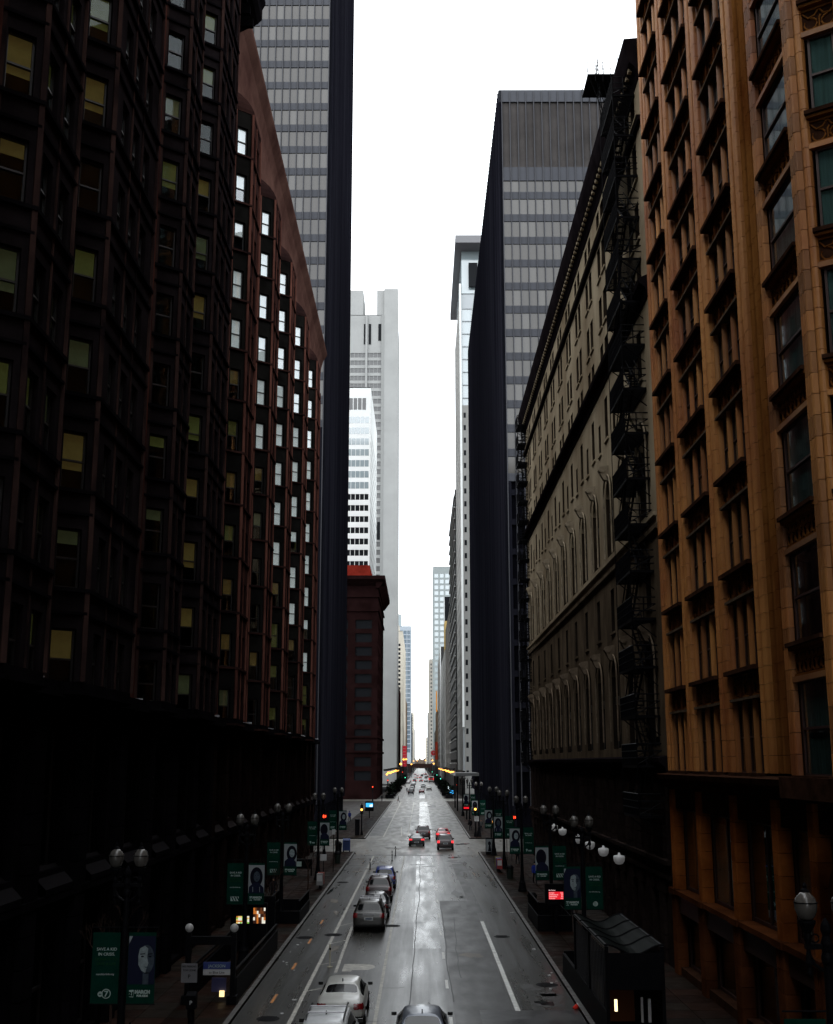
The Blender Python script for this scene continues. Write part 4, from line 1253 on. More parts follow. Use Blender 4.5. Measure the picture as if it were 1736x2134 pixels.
for i, (y0, y1, H, x, m, lab) in enumerate(((1155, 1200, 60, -9.4, M_gst, 'grey stone building next to the foot of the far blue glass tower'),
        (1205, 1290, 44, -9.3, M_paleg, 'pale low building just behind the far blue glass tower'),
        (1500, 1600, 78, -9.8, M_cream, 'stepped cream tower far down the left side of the street'),
        (1700, 1800, 62, -9.6, M_paleg, 'last small pale tower at the far left end of the street'))):
    tower('distant_building', lab, -50, x, y0, y1, H, m, dict(z=5, fh=3.6, h=1.9, n=12, w=1.5, m=M_lwin), dict(z=5, fh=3.6, h=1.9, n=10, w=3, m=M_lwin), min_px=1.6)
# right side
def citadel(B):
    mb = MB(); mb.prism([(10.9, 312), (40, 312), (40, 372), (10.9, 372)], 169.5, 172, mat('grey_canopy_metal', (.22, .22, .23), .6)); B.one('roof_canopy', mb)
    mb = MB(); mb.box(12.15, 12.75, 316.7, 317.3, 20, 158, M_white); B.one('corner_pier', mb)
    mb = MB(); mb.box(13.0, 40, 318, 364, 155, 169.5, M_palewin); B.one('glass_attic', mb)
    mb = MB(); mb.box(12.8, 39, 316.9, 317.45, 0, 118, M_paleg); B.one('stone_front', mb)
    for k in range(28): B.put('slot_window', box_mesh(.7, .1, 1.6, M_dwin, name='slot_window'), Frame((12.8, 316.9), (0, -1)).M(.75, .04, 6 + k * 4.0))
    mb = MB(); mb.box(15.2, 18, 316.6, 317.4, 157, 165, M_dwin); B.one('balcony', mb)
tower('glass_office_tower', 'slim pale glass tower under a projecting flat grey roof canopy', 12.3, 40, 317.5, 365, 155, mat('silver_cladding', (.42, .45, .47), .5),
      dict(z=20, fh=4.2, h=3.9, n=9, w=2.8, m=M_palewin, a=.7), dict(z=20, fh=4.2, h=2.2, n=9, w=2.4, m=M_lwin, mw=M_paleg), extra=citadel)
tower('striped_office_block', 'dark office block with thin pale horizontal stripes along the street', 12.0, 50, 366, 434, 104, mat('charcoal_cladding', (.012, .013, .014), .5, spec=.15),
      None, dict(z=6, fh=4.0, h=.9, n=16, w=3.4, m=M_dwin, a=.6, band=.5, mb=mat('pale_stripe', (.36, .36, .35), .6)))
tower('grey_stone_building', 'grey stone office building beyond the striped block on the right', 12.0, 50, 436, 520, 73, M_gst,
      dict(z=4, fh=3.8, h=2, n=9, w=1.5, m=M_dwin), dict(z=4, fh=3.8, h=2.0, n=16, w=1.8, m=M_dwin))
tower('grey_stone_building', 'narrow light grey building with rows of dark slot windows, right of the dark slab', 11.6, 50, 522, 615, 64, M_paleg,
      dict(z=4, fh=3.9, h=2.2, n=9, w=1.6, m=M_dwin), dict(z=4, fh=3.9, h=2.2, n=14, w=2.2, m=M_dwin), roof=[(11.7, 24, 523, 540, 64, 78, mat('ochre_signboard', (.42, .30, .12), .7), 'signboard'), (11.75, 24, 523, 540, 78, 90, M_dwin, 'rooftop_screen')])
tower('dark_slab_building', 'thin black slab with a bright white edge on the right', 11.6, 40, 622, 735, 76, mat('black_cladding', (.014, .014, .016), .4), None,
      dict(z=4, fh=4, h=2.5, n=10, w=4, m=M_dwin), roof=[(11.2, 11.62, 621, 622.0, 0, 76, M_white, 'white_edge')])
tower('brick_building', 'old brown brick building with an orange sign panel, beyond the black slab on the right', 10.9, 40, 742, 800, 45, M_tan,
      dict(z=4, fh=3.8, h=2.3, n=9, w=2, m=M_dwin), dict(z=4, fh=3.8, h=2.3, n=9, w=3, m=M_dwin), roof=[(10.4, 11.2, 740.5, 741.6, 44, 58, mat('orange_sign_panel', (.75, .28, .03), .6, emit=(1, .4, .05), estr=.25), 'sign_panel')])
tower('patterned_tower', 'grey-green tower with a grid of small windows rising behind the right-hand street wall', 10.9, 60, 940, 990, 181, mat('grey_green_precast', (.27, .30, .30), .7),
      dict(z=10, fh=5.2, h=3.6, n=10, w=3.4, m=M_palewin), dict(z=10, fh=5.2, h=3.4, n=9, w=3, m=M_palewin), min_px=1.6)
tower('cream_apartment_tower', 'pale cream apartment tower with tiny windows nearest the right edge of the sky gap', 8.6, 40, 1120, 1200, 116, mat('pale_cream', (.42, .39, .34), .8),
      dict(z=8, fh=3.9, h=2, n=9, w=1.6, m=M_lwin), dict(z=8, fh=3.9, h=2, n=9, w=3, m=M_lwin), min_px=1.6)
for i, (y0, y1, H, x, m, lab) in enumerate(((830, 900, 34, 11.2, M_gst, 'low grey building just before the patterned tower on the right'),
        (1320, 1400, 70, 8.3, M_paleg, 'small pale tower near the right end of the street'), (1500, 1600, 44, 6.5, M_cream, 'last low cream building at the far right end of the street'))):
    tower('distant_building', lab, x, 50, y0, y1, H, m, dict(z=5, fh=3.6, h=1.9, n=12, w=1.5, m=M_lwin), dict(z=5, fh=3.6, h=1.9, n=10, w=3, m=M_lwin), min_px=1.6)
# street blocks hidden behind the fronts or standing behind the camera: they shade and are mirrored
mb = MB(); mb.box(14, 90, -110, -40, 0, 105, M_gst); tag(obj('office_block', mb), 'plain grey office block behind the viewpoint on the right side', 'building')
mb = MB(); mb.box(-95, -14, -110, -40, 0, 112, M_tan); tag(obj('office_block', mb), 'plain tan office block behind the viewpoint on the left side', 'building')
# bare trees at the vanishing point

mb = MB(); rt = random.Random(8)
for i in range(260):      # brown bare trees closing the street far away
    x = rt.uniform(-60, 60); h = rt.uniform(9, 19); y = rt.uniform(2000, 2150); w = rt.uniform(1.5, 4)
    mb.lathe([(.3, 0), (w, h * .45), (w * .9, h * .7), (w * .3, h)], mat('bare_twig_brown', (.12, .09, .07), .95), 6, (x, y, 0))
tag(obj('far_trees', mb), 'mass of brown bare trees closing the far end of the street', 'trees', kind='stuff')

# ------------------------------------------------------------------ twin-globe street lamps and their banners
M_globe = mat('frosted_lamp_globe', (.075, .070, .064), .22, ior=1.5, var=.2, vscale=3)
M_lampin = mat('lamp_white_core', (.22, .22, .22), .7)
def _lamp_meshes():
    d = {}
    mb = MB(); mb.lathe([(.34, 0), (.34, .12), (.30, .2), (.24, .55), (.26, .62), (.18, .8), (.13, 1.3)], M_iron, 12); d['base'] = mb.mesh('base')
    mb = MB(); mb.lathe([(.125, 1.3), (.11, 2.5), (.10, 4.2), (.085, 5.7), (.12, 5.78), (.12, 5.86), (.09, 5.95)], M_iron, 12); d['pole'] = mb.mesh('pole')
    mb = MB()
    mb.box(-.42, .42, -.05, .05, 6.0, 6.1, M_iron)
    for s in (-1, 1):
        mb.tube([(s * .1, 0, 5.6), (s * .26, 0, 5.72), (s * .38, 0, 5.95)], .04, M_iron, 6)
        mb.tube([(s * (.22 + .08 * math.cos(a)), 0, 6.2 + .08 * math.sin(a)) for a in [i * .7 for i in range(9)]], .018, M_iron, 5)
        mb.lathe([(.01, 5.48), (.05, 5.56), (.03, 5.66), (.07, 5.74), (.06, 5.86), (.04, 6.0)], M_iron, 8, (s * .36, 0, 0))
    mb.lathe([(.1, 5.95), (.12, 6.1), (.07, 6.25), (.11, 6.36), (.09, 6.46), (.02, 6.58)], M_iron, 10)
    d['crossarm'] = mb.mesh('crossarm')
    mb = MB(); mb.lathe([(.05, 6.08), (.08, 6.2), (.06, 6.3), (.13, 6.42), (.17, 6.5), (.17, 6.54)], M_iron, 12); d['globe_holder'] = mb.mesh('globe_holder')
    mb = MB(); mb.smooth = True; mb.lathe([(.13, 6.55), (.19, 6.62), (.245, 6.76), (.255, 6.9), (.22, 7.02), (.15, 7.1), (.09, 7.16)], M_globe, 16); d['globe'] = mb.mesh('globe')
    mb = MB(); mb.lathe([(.05, 6.6), (.07, 6.9), (.04, 7.05)], M_lampin, 8); d['lamp_core'] = mb.mesh('lamp_core')
    mb = MB(); mb.lathe([(.262, 6.915), (.262, 6.94)], M_iron, 16); mb.lathe([(.1, 7.15), (.09, 7.2), (.045, 7.25), (.055, 7.3), (.01, 7.38)], M_iron, 10); d['globe_cap'] = mb.mesh('globe_cap')
    mb = MB()
    for z in (2.75, 4.86):
        mb.tube([(-.95, 0, z), (.95, 0, z)], .018, M_iron, 5)
    d['banner_arm'] = mb.mesh('banner_arm')
    return d
LM = _lamp_meshes()
def twin_lamp(x, y, label, arms=True):
    t = thing('street_lamp', label, 'street lamp', (x, y, .14), 0, 'twin-globe street lamps along both kerbs')
    obj('base', LM['base'], t); obj('pole', LM['pole'], t); obj('crossarm', LM['crossarm'], t)
    for s in (-1, 1):
        h = obj('globe_holder', LM['globe_holder'], t, T3(s * .36, 0, 0))
        g = obj('globe', LM['globe'], t, T3(s * .36, 0, 6.55 * .14) @ Matrix.Scale(.86, 4)); obj('lamp_core', LM['lamp_core'], g); obj('globe_cap', LM['globe_cap'], g)
    if arms: obj('banner_arm', LM['banner_arm'], t)
    return t
M_green = mat('banner_green', (.003, .027, .0185), .7, var=.2, vscale=1.5)
M_navy = mat('banner_navy', (.012, .014, .030), .7)
M_bw = mat('banner_white_print', (.30, .38, .35), .7)
M_bgr = mat('banner_dim_green_print', (.015, .05, .018), .7)
M_face = mat('portrait_pale', (.20, .24, .25), .75, var=.3, vscale=6)
M_face2 = mat('portrait_shade', (.045, .058, .075), .75, var=.3, vscale=6)
M_hair = mat('portrait_black', (.008, .008, .014), .7)
M_pw = mat('portrait_white', (.24, .26, .27), .75)
def flat(mb, pts, z, m, t=.003):
    """flat print shape facing -Y; pts (x, z); z = stacking order"""
    n = len(mb.v); N = len(pts); k = mb.mi(m); y = -.010 - z * .003
    for x, h in pts: mb.v.append((x, y, h))
    mb.f.append(tuple(range(n, n + N))); mb.m.append(k)
def ell(cx, cz, rx, rz, n=18, a0=0, a1=360):
    return [(cx + rx * math.cos(math.radians(a0 + (a1 - a0) * i / n)), cz + rz * math.sin(math.radians(a0 + (a1 - a0) * i / n))) for i in range(n if a1 - a0 == 360 else n + 1)]
def banner(x, y, side, kind, variant, label, z0=2.9, z1=4.86, w=.80):
    xc = x + side * (.12 + w / 2)
    t = thing('banner', label, 'banner', (xc, y, z0), 0, 'banners hung from the street lamps')
    H = z1 - z0
    mb = MB(); mb.box(-w / 2, w / 2, -.006, .006, 0, H, M_green if kind == 'text' or True else M_navy); obj('cloth', mb, t)
    def txt(s, size, cx, cz, m=M_bw, bold=0.0, al='CENTER'):
        obj('lettering', text_mesh(s, size, m, al, bold, .001), t, T3(cx, -.016, cz) @ STAND)
    if kind == 'text':
        txt('SAVE A KID', .115, .02, H * .745, bold=.002); txt('IN CRISIS.', .115, .02, H * .675, bold=.002)
        txt('DONATE TO', .11, .02, H * .605, M_bgr); txt('SAVE A LIFE', .11, .02, H * .54, M_bgr)
        txt('marchforkids.org', .075, .0, H * .40, bold=.001)
        mb = MB()
        if variant == 0:
            cx, cz = .06, H * .14
            flat(mb, ell(cx, cz, .135, .135, 28), 1, M_bw); flat(mb, ell(cx, cz, .108, .108, 28), 2, M_green)
            flat(mb, ell(cx - .17, cz - .01, .075, .075), 2, M_bw)
            obj('logo', mb, t)
            txt('7', .22, cx, cz - .075, bold=.008); txt('abc', .06, cx - .17, cz - .03, M_green, .002)
        elif variant == 1:
            cx, cz = .03, H * .13
            flat(mb, ell(cx, cz, .115, .115, 28), 1, M_bw)
            for q, (dz, l) in enumerate(((.06, .11), (.02, .15), (-.025, .15), (-.07, .11))):
                flat(mb, [(cx - .1 + .01 * q, cz + dz), (cx - .1 + l, cz + dz + .012), (cx - .1 + l, cz + dz + .026), (cx - .1 + .01 * q, cz + dz + .016)], 2, M_green)
            obj('logo', mb, t)
        elif variant == 2:
            flat(mb, [(-.2, H * .08), (.2, H * .08), (.2, H * .19), (-.2, H * .19)], 1, M_bw)
            for q in range(3): flat(mb, [(-.18 + q * .13, H * .185), (-.12 + q * .13, H * .185), (-.02 + q * .13, H * .085), (-.08 + q * .13, H * .085)], 2, M_green)
            obj('logo', mb, t)
        else:
            flat(mb, ell(-.14, H * .15, .07, .07), 1, M_bw); flat(mb, [(-.2, H * .14), (-.08, H * .14), (-.14, H * .07)], 1, M_bw)
            for q in range(2): flat(mb, [(-.03, H * (.12 - q * .03)), (.22, H * (.12 - q * .03)), (.22, H * (.14 - q * .03)), (-.03, H * (.14 - q * .03))], 1, M_bw)
            obj('logo', mb, t)
    else:
        rr = random.Random(variant * 7 + 1)
        mb = MB(); zb = H * .27; zt = H * .95
        flat(mb, [(-w / 2 + .01, zb), (w / 2 - .01, zb), (w / 2 - .01, zt), (-w / 2 + .01, zt)], 0, M_pw if variant else M_navy)
        v = variant % 4
        if v == 0:     # face in half light, dark hair filling the panel
            flat(mb, [(-w / 2 + .02, zt), (-w / 2 + .12, zt), (-w / 2 + .02, zt - .22)], 1, M_pw)
            fx, fz = .1, H * .62
            flat(mb, ell(fx + .04, fz, .225, .40, 24), 1, M_face2)
            flat(mb, [(fx - .16, fz + .30), (fx - .02, fz + .38), (fx + .08, fz + .3), (fx + .06, fz + .05), (fx + .1, fz - .1), (fx + .06, fz - .22), (fx + .02, fz - .37), (fx - .1, fz - .30), (fx - .19, fz - .14), (fx - .2, fz + .1)], 2, M_face)
            flat(mb, [(fx - .05, fz - .35), (fx + .12, fz - .35), (fx + .12, zb), (fx - .05, zb)], 1, M_face2)
            for ex in (-.08, .14): flat(mb, ell(fx + ex, fz + .08, .045, .022, 12), 3, M_hair); flat(mb, [(fx + ex - .07, fz + .13), (fx + ex + .07, fz + .15), (fx + ex + .07, fz + .17), (fx + ex - .06, fz + .16)], 3, M_hair)
            flat(mb, [(fx - .02, fz - .2), (fx + .1, fz - .2), (fx + .04, fz - .23)], 3, M_face2)
        else:
            hx = (.0, .08, -.05)[v - 1]; hz = H * .68
            flat(mb, ell(hx, hz - .04, .31, .47, 24), 1, M_hair)
            flat(mb, [(-.37, zb), (.38, zb), (.36, zb + .26), (.12, zb + .5), (-.12, zb + .5), (-.35, zb + .3)], 2, M_navy)
            m1 = (M_face2, M_face, M_hair)[v - 1]
            flat(mb, ell(hx + .02, hz - .02, .16, .25, 20), 3, m1)
            for ex in (-.05, .08): flat(mb, ell(hx + ex, hz + .04, .03, .015, 10), 4, M_hair)
            flat(mb, [(hx - .03, hz - .14), (hx + .07, hz - .14), (hx + .02, hz - .165)], 4, M_hair)
            if v == 1:
                for q in (-.17, .17): flat(mb, [(q, zb + .05), (q + .02, zb + .05), (q + .01, zb + .3), (q - .01, zb + .3)], 3, M_pw)
        obj('portrait', mb, t)
        mb = MB(); flat(mb, [(-.32, H * .095), (-.19, H * .09), (-.19, H * .195), (-.32, H * .19)], 1, M_bw); obj('logo', mb, t)
        txt('21', .15, -.255, H * .11, M_green, .012)
        txt('MARCH', .125, .06, H * .145, bold=.010); txt('FOR KIDS', .075, .06, H * .10, bold=.006)
ordn = ['nearest', 'second', 'third', 'fourth', 'fifth', 'sixth', 'seventh', 'eighth', 'farthest']
LL = [32.7, 54.8, 68.8, 93.0, 114.4]
for i, y in enumerate(LL):
    nm = ['nearest', 'second', 'third', 'fourth', 'last'][i]
    twin_lamp(-8.6, y, f'black twin-globe street lamp, {nm} from the camera on the left pavement')
    banner(-8.6, y, -1, 'text', [0, 2, 2, 3, 2][i], f'green SAVE A KID text banner on the {nm} lamp along the left kerb')
    banner(-8.6, y, 1, 'photo', [0, 1, 2, 3, 2][i], f'MARCH FOR KIDS portrait banner on the {nm} lamp along the left kerb')
RL = [22.0, 53.0, 66.0, 84.8, 102.8, 117.3, 146.5, 174.0, 203.0]
for i, y in enumerate(RL):
    nm = ordn[i]
    twin_lamp(7.7 if i else 7.9, y, f'black twin-globe street lamp, {nm} from the camera on the right pavement')
    if i > 7: continue
    banner(7.7 if i else 7.9, y, -1, 'photo', [3, 0, 3, 2, 1, 2, 1, 3][i], f'MARCH FOR KIDS portrait banner on the {nm} lamp along the right kerb')
    banner(7.7 if i else 7.9, y, 1, 'text', [0, 1, 2, 3, 3, 2, 2, 3][i], f'green SAVE A KID text banner on the {nm} lamp along the right kerb')

# ------------------------------------------------------------------ signals, signs, kiosks
M_red = emis('red_signal_light', (1, .06, .02), 3.0)
M_amb = emis('amber_signal_light', (1, .45, .08), 4.0)
M_grn = emis('green_signal_light', (.1, 1, .6), 3.0)
M_sgn = mat('sign_white', (.42, .42, .42), .6)
def signal(x, y, z, label, kind='amber', post=True, name='traffic_signal', cat='traffic signal', arm=0):
    t = thing(name, label, cat, (x, y, .0))
    if post:
        mb = MB(); mb.lathe([(.2, 0.1), (.16, .5), (.09, .8), (.075, z + .8)], M_iron, 8, (0, 0.25, 0)); obj('post', mb, t)
    if kind == 'hand':
        mb = MB(); mb.box(-.28, .28, 0, .2, z - .26, z + .26, M_iron); obj('housing', mb, t)
        mb = MB(); mb.box(-.17, -.03, -.012, 0, z - .16, z + .14, M_red); mb.box(.05, .16, -.012, 0, z - .12, z + .12, M_red); obj('lit_hand_symbol', mb, t)
    else:
        mb = MB(); mb.box(-.19, .19, 0, .22, z - .6, z + .6, M_iron)
        for dz in (.36, 0, -.36): mb.tube([(0, -.2, z + dz + .03), (0, .0, z + dz)], .15, M_iron, 10)
        obj('housing', mb, t)
        mm = {'amber': M_amb, 'red': M_red, 'green': M_grn}[kind]; dz = {'red': .36, 'amber': 0, 'green': -.36}[kind]
        mb = MB(); mb.lathe([(.15, -.01), (.15, .01)], mm, 12); o = obj('lit_lens', mb, t, T3(0, -.22, z + dz) @ Matrix.Rotation(PI / 2, 4, 'X'))
    return t
signal(-10.2, 117, 4.15, 'red hand pedestrian signal before the crossing on the left pavement', 'hand', name='pedestrian_signal', cat='pedestrian signal')
signal(10.05, 119, 3.95, 'red hand pedestrian signal before the crossing on the right pavement', 'hand', name='pedestrian_signal', cat='pedestrian signal')
signal(-8.0, 149.3, 3.5, 'traffic signal with a lit amber lamp on the plaza corner at the left', 'amber')
signal(7.2, 146, 3.7, 'traffic signal with a lit amber lamp and white sign on the far right corner', 'amber')
signal(7.7, 121, 3.4, 'small amber signal on the near right corner of the crossing', 'amber')
signal(-12.4, 283, 3.3, 'small red signal in front of the dark cornice-topped block', 'red')
signal(-9.2, 306, 4.6, 'red traffic light on the left beyond the second crossing', 'red')
signal(-6.4, 448, 4.2, 'green traffic light on the left before the third crossing', 'green')
signal(-8.0, 480, 5.4, 'red traffic light beneath the left row of warm lamps', 'red')
signal(7.2, 400, 4.4, 'green traffic light on the right nearer than the others', 'green')
signal(6.9, 470, 5.0, 'middle green traffic light on the right kerb', 'green')
signal(6.6, 640, 5.0, 'farthest green traffic light on the right kerb', 'green')
signal(9.3, 283, 3.8, 'small red signal on the right before the second crossing', 'red')

def post_sign(x, y, z0, z1, w, label, lines, name='road_sign', cat='sign', m=M_sgn):
    t = thing(name, label, cat, (x, y, .12))
    mb = MB(); mb.lathe([(.03, 0), (.03, z1 + .05)], M_iron, 6, (0, .05, 0)); obj('post', mb, t)
    mb = MB(); mb.box(-w / 2, w / 2, 0, .015, z0, z1, m); obj('sign_plate', mb, t)
    for (s, sz, dz, mm) in lines:
        obj('lettering', text_mesh(s, sz, mm, 'CENTER', .002, .001), t, T3(0, -.006, z0 + dz) @ STAND)
    return t
post_sign(-8.42, 33.0, 1.85, 2.15, .45, 'upper parking sign plate under the portrait banner of the nearest left lamp', [('P', .24, .06, M_iron)], m=mat('dim_sign_grey', (.16, .16, .17), .6))
post_sign(-8.42, 33.05, 1.25, 1.78, .45, 'lower dark parking regulation plate below the nearest left portrait banner', [('P', .2, .28, M_sgn), ('NO PARKING', .065, .1, M_sgn)], m=mat('dim_sign_dark', (.03, .03, .035), .6))
post_sign(-8.9, 43.5, 1.3, 2.0, .62, 'grey regulation sign in front of the subway stair on the left', [('NO PARKING', .09, .56, M_iron), ('TOW ZONE', .09, .42, M_iron), ('P', .2, .16, M_iron)], m=mat('dim_sign_grey', (.16, .16, .17), .6))
post_sign(-7.8, 99, 3.3, 3.75, .3, 'white plate on a thin post by the left kerb beside the fourth lamp', [])
post_sign(-7.8, 89, 1.9, 2.4, .5, 'pale plate low on a tall thin post nearer than the fourth left lamp', [])
post_sign(-9.9, 112, 2.2, 2.8, .7, 'wide pale plate on the left pavement near the last lamp', [])
post_sign(7.2, 142.6, 2.2, 2.8, .56, 'white text sign on the post at the far right corner', [('DO NOT', .12, .44, M_iron), ('BLOCK', .12, .28, M_iron), ('BOX', .12, .12, M_iron)])
post_sign(8.6, 111, 2.4, 3.6, .3, 'tall pinkish parking plate on the right pavement', [], m=mat('pink_plate', (.32, .22, .22), .6))
post_sign(9.0, 110, 2.2, 2.8, .5, 'short pinkish plate beside the tall parking plate on the right', [], m=mat('pink_plate', (.32, .22, .22), .6))
# poster board by the right crossing
t = thing('poster_board', 'white poster board with a black figure on the right pavement corner', 'poster board', (7.25, 118, .14))
mb = MB(); mb.box(-.36, .36, 0, .2, 0, 1.75, M_iron); obj('frame', mb, t)
mb = MB(); flat(mb, [(-.3, .3), (.3, .3), (.3, 1.6), (-.3, 1.6)], 0, M_pw); flat(mb, ell(.04, 1.15, .16, .22), 1, M_hair); flat(mb, [(-.12, .35), (.22, .35), (.14, .95), (-.02, 1.0)], 1, M_hair); obj('poster', mb, t)
# blue letter box
t = thing('letter_box', 'blue letter box at the end of the left pavement by the crossing', 'letter box', (-8.15, 121.3, .14))
mb = MB(); mb.prism([(-.4, 0), (.4, 0), (.4, .7), (-.4, .7)], .15, 1.05, mat('postal_blue', (.012, .03, .11), .5)); mb.extr([(0, 1.05), (.7, 1.05), (.68, 1.25), (.5, 1.42), (.2, 1.42), (.02, 1.25)], 'x', -.4, .4, MATS['postal_blue']); obj('body', mb, t)
mb = MB(); [mb.box(a - .05, a + .05, b - .05, b + .05, 0, .15, M_iron) for a in (-.33, .33) for b in (.08, .62)]; obj('feet', mb, t)
mb = MB(); mb.box(-.25, .25, -.01, 0, 1.1, 1.14, M_iron); obj('mail_slot', mb, t)
t = thing('litter_bin', 'black litter bin beside the blue letter box', 'litter bin', (-8.9, 120.6, .14))
mb = MB(); mb.lathe([(.28, 0), (.33, .9), (.35, .95), (.2, 1.15), (.05, 1.2)], M_iron, 12); obj('body', mb, t); mb = MB(); mb.lathe([(.36, .86), (.36, .93)], M_iron, 12); obj('rim', mb, t)
t = thing('pillar_kiosk', 'dark slim pillar beside the amber signal on the plaza corner', 'kiosk', (-8.55, 148.6, .14))
mb = MB(); mb.box(-.3, .3, 0, .5, 0, 2.0, M_iron); obj('body', mb, t); mb = MB(); mb.box(-.34, .34, -.04, .54, 2.0, 2.12, M_iron); obj('cap', mb, t)
# electronic displays
t = thing('information_screen', 'glowing blue screen on a stand at the plaza edge', 'screen', (-9.1, 195, .14))
mb = MB(); mb.box(-.75, .75, 0, .25, 1.2, 2.9, M_iron); mb.box(-.08, .08, .05, .2, 0, 1.2, M_iron); obj('cabinet', mb, t)
mb = MB(); flat(mb, [(-.62, 1.9), (.62, 1.9), (.62, 2.6), (-.62, 2.6)], 0, emis('blue_screen', (.05, .45, 1), 1.3)); flat(mb, [(.0, 1.95), (.55, 1.95), (.55, 2.4), (.05, 2.3)], 1, emis('white_screen', (.8, .95, 1), 1.3)); obj('lit_screen', mb, t)
t = thing('information_screen', 'blue lit poster case on the right pavement beyond the second crossing', 'screen', (8.6, 318, .14))
mb = MB(); mb.box(-1.0, 1.0, 0, .3, .3, 3.2, M_iron); obj('cabinet', mb, t)
mb = MB(); flat(mb, [(-.8, 1.4), (-.4, 1.4), (-.4, 2.9), (-.8, 2.9)], 0, MATS['white_screen']); flat(mb, [(-.2, 1.0), (.8, .8), (.8, 1.7), (-.2, 2.0)], 0, MATS['blue_screen']); obj('lit_screen', mb, t)
t = thing('arrival_display', 'red departure display with white lines above the black shelter on the right', 'display', (7.75, 64.2, .14))
mb = MB(); mb.box(-.62, .62, 0, .35, 1.6, 2.72, M_iron); mb.box(-.1, .1, .1, .3, 0, 1.6, M_iron); obj('cabinet', mb, t)
M_led = emis('red_display_panel', (1, .015, .03), .75); M_ledw = emis('display_lettering', (1, .75, .75), .9)
mb = MB(); flat(mb, [(-.42, 1.88), (.42, 1.88), (.42, 2.3), (-.42, 2.3)], 0, M_led); obj('lit_panel', mb, t)
for i in range(4):
    obj('lettering', text_mesh(['22 Clark', '24 Wentworth', '36 Broadway', '62 Archer'][i], .085, M_ledw, 'LEFT', .001, .001), t, T3(-.40, -.02, 2.21 - i * .1) @ STAND)
    obj('lettering', text_mesh(['Due', '6m', '9m', '14m'][i], .085, M_ledw, 'RIGHT', .001, .001), t, T3(.40, -.02, 2.21 - i * .1) @ STAND)
obj('lettering', text_mesh('Bus Tracker', .08, M_ledw, 'LEFT', .001, .001), t, T3(-.42, -.02, 2.36) @ STAND)
t = thing('arrival_display', 'small red display far along the right pavement under the banners', 'display', (7.9, 190, .14))
mb = MB(); mb.box(-.7, .7, 0, .3, 1.5, 2.8, M_iron); mb.box(-.1, .1, .1, .3, 0, 1.5, M_iron); obj('cabinet', mb, t)
mb = MB(); flat(mb, [(-.5, 1.8), (.5, 1.8), (.5, 2.5), (-.5, 2.5)], 0, M_led); obj('lit_panel', mb, t)

def stair_enclosure(x0, x1, y0, y1, h, label):
    t = thing('stair_enclosure', label, 'stair enclosure', ((x0 + x1) / 2, (y0 + y1) / 2, .12))
    w, l = (x1 - x0) / 2, (y1 - y0) / 2
    for a, b, c, d in ((-w, -w + .12, -l, l), (w - .12, w, -l, l), (-w + .12, w - .12, l - .12, l), (-w + .12, w - .12, -l, -l + .12)):
        mb = MB(); mb.box(a, b, c, d, 0, h * .55, M_iron); obj('parapet', mb, t)
    mb = MB()
    n = int(l * 2 / .16)
    for i in range(n + 1):
        for x in (-w + .06, w - .06): mb.bar((x, -l + .06 + i * (2 * l - .12) / n, h * .55), (x, -l + .06 + i * (2 * l - .12) / n, h - .05), .02, M_iron)
    for i in range(int(w * 2 / .16) + 1): mb.bar((-w + .06 + i * .16, -l + .06, h * .55), (-w + .06 + i * .16, -l + .06, h - .05), .02, M_iron)
    o = obj('railing', mb, t); o['kind'] = 'stuff'
    for x in (-w + .06, w - .06): mb = MB(); mb.box(x - .04, x + .04, -l, l, h - .06, h, M_iron); obj('handrail', mb, t)
    mb = MB(); mb.box(-w + .12, w - .12, -l + .12, l - .12, .0, .02, M_interior); obj('dark_well_sheet', mb, t)  # flat dark sheet stands for the shade of the stair pit
    return t
stair_enclosure(-9.45, -7.35, 68, 74, 1.35, 'low black railing enclosure on the left pavement behind the third lamp')
stair_enclosure(6.75, 8.75, 65, 71, 1.65, 'low black enclosure around the red display on the right pavement')
t = thing('newspaper_rack', 'black newspaper rack on the left pavement before the fourth lamp', 'newspaper rack', (-10.2, 96, .14))
mb = MB(); mb.box(-.8, .8, 0, .5, .6, 1.4, M_iron); obj('cabinet', mb, t)
for x in (-.74, .74): mb = MB(); mb.box(x - .05, x + .05, .1, .4, 0, .6, M_iron); obj('leg', mb, t)
mb = MB(); flat(mb, [(-.7, .8), (-.1, .8), (-.1, 1.2), (-.7, 1.2)], 0, M_bw); obj('front_page', mb, t)
# pay box
t = thing('pay_box', 'black parking pay box with a white P in front of the left stair', 'parking meter', (-8.1, 40.2, .14))
mb = MB(); mb.lathe([(.13, 0), (.11, 1.1)], M_iron, 10); obj('pillar', mb, t)
mb = MB(); mb.extr([(-.16, 1.05), (.16, 1.05), (.16, 1.5), (.0, 1.62), (-.16, 1.5)], 'x', -.17, .17, M_iron); obj('head', mb, t)
obj('lettering', text_mesh('P', .2, M_sgn, 'CENTER', .002, .001), t, T3(0, -.165, 1.2) @ STAND)

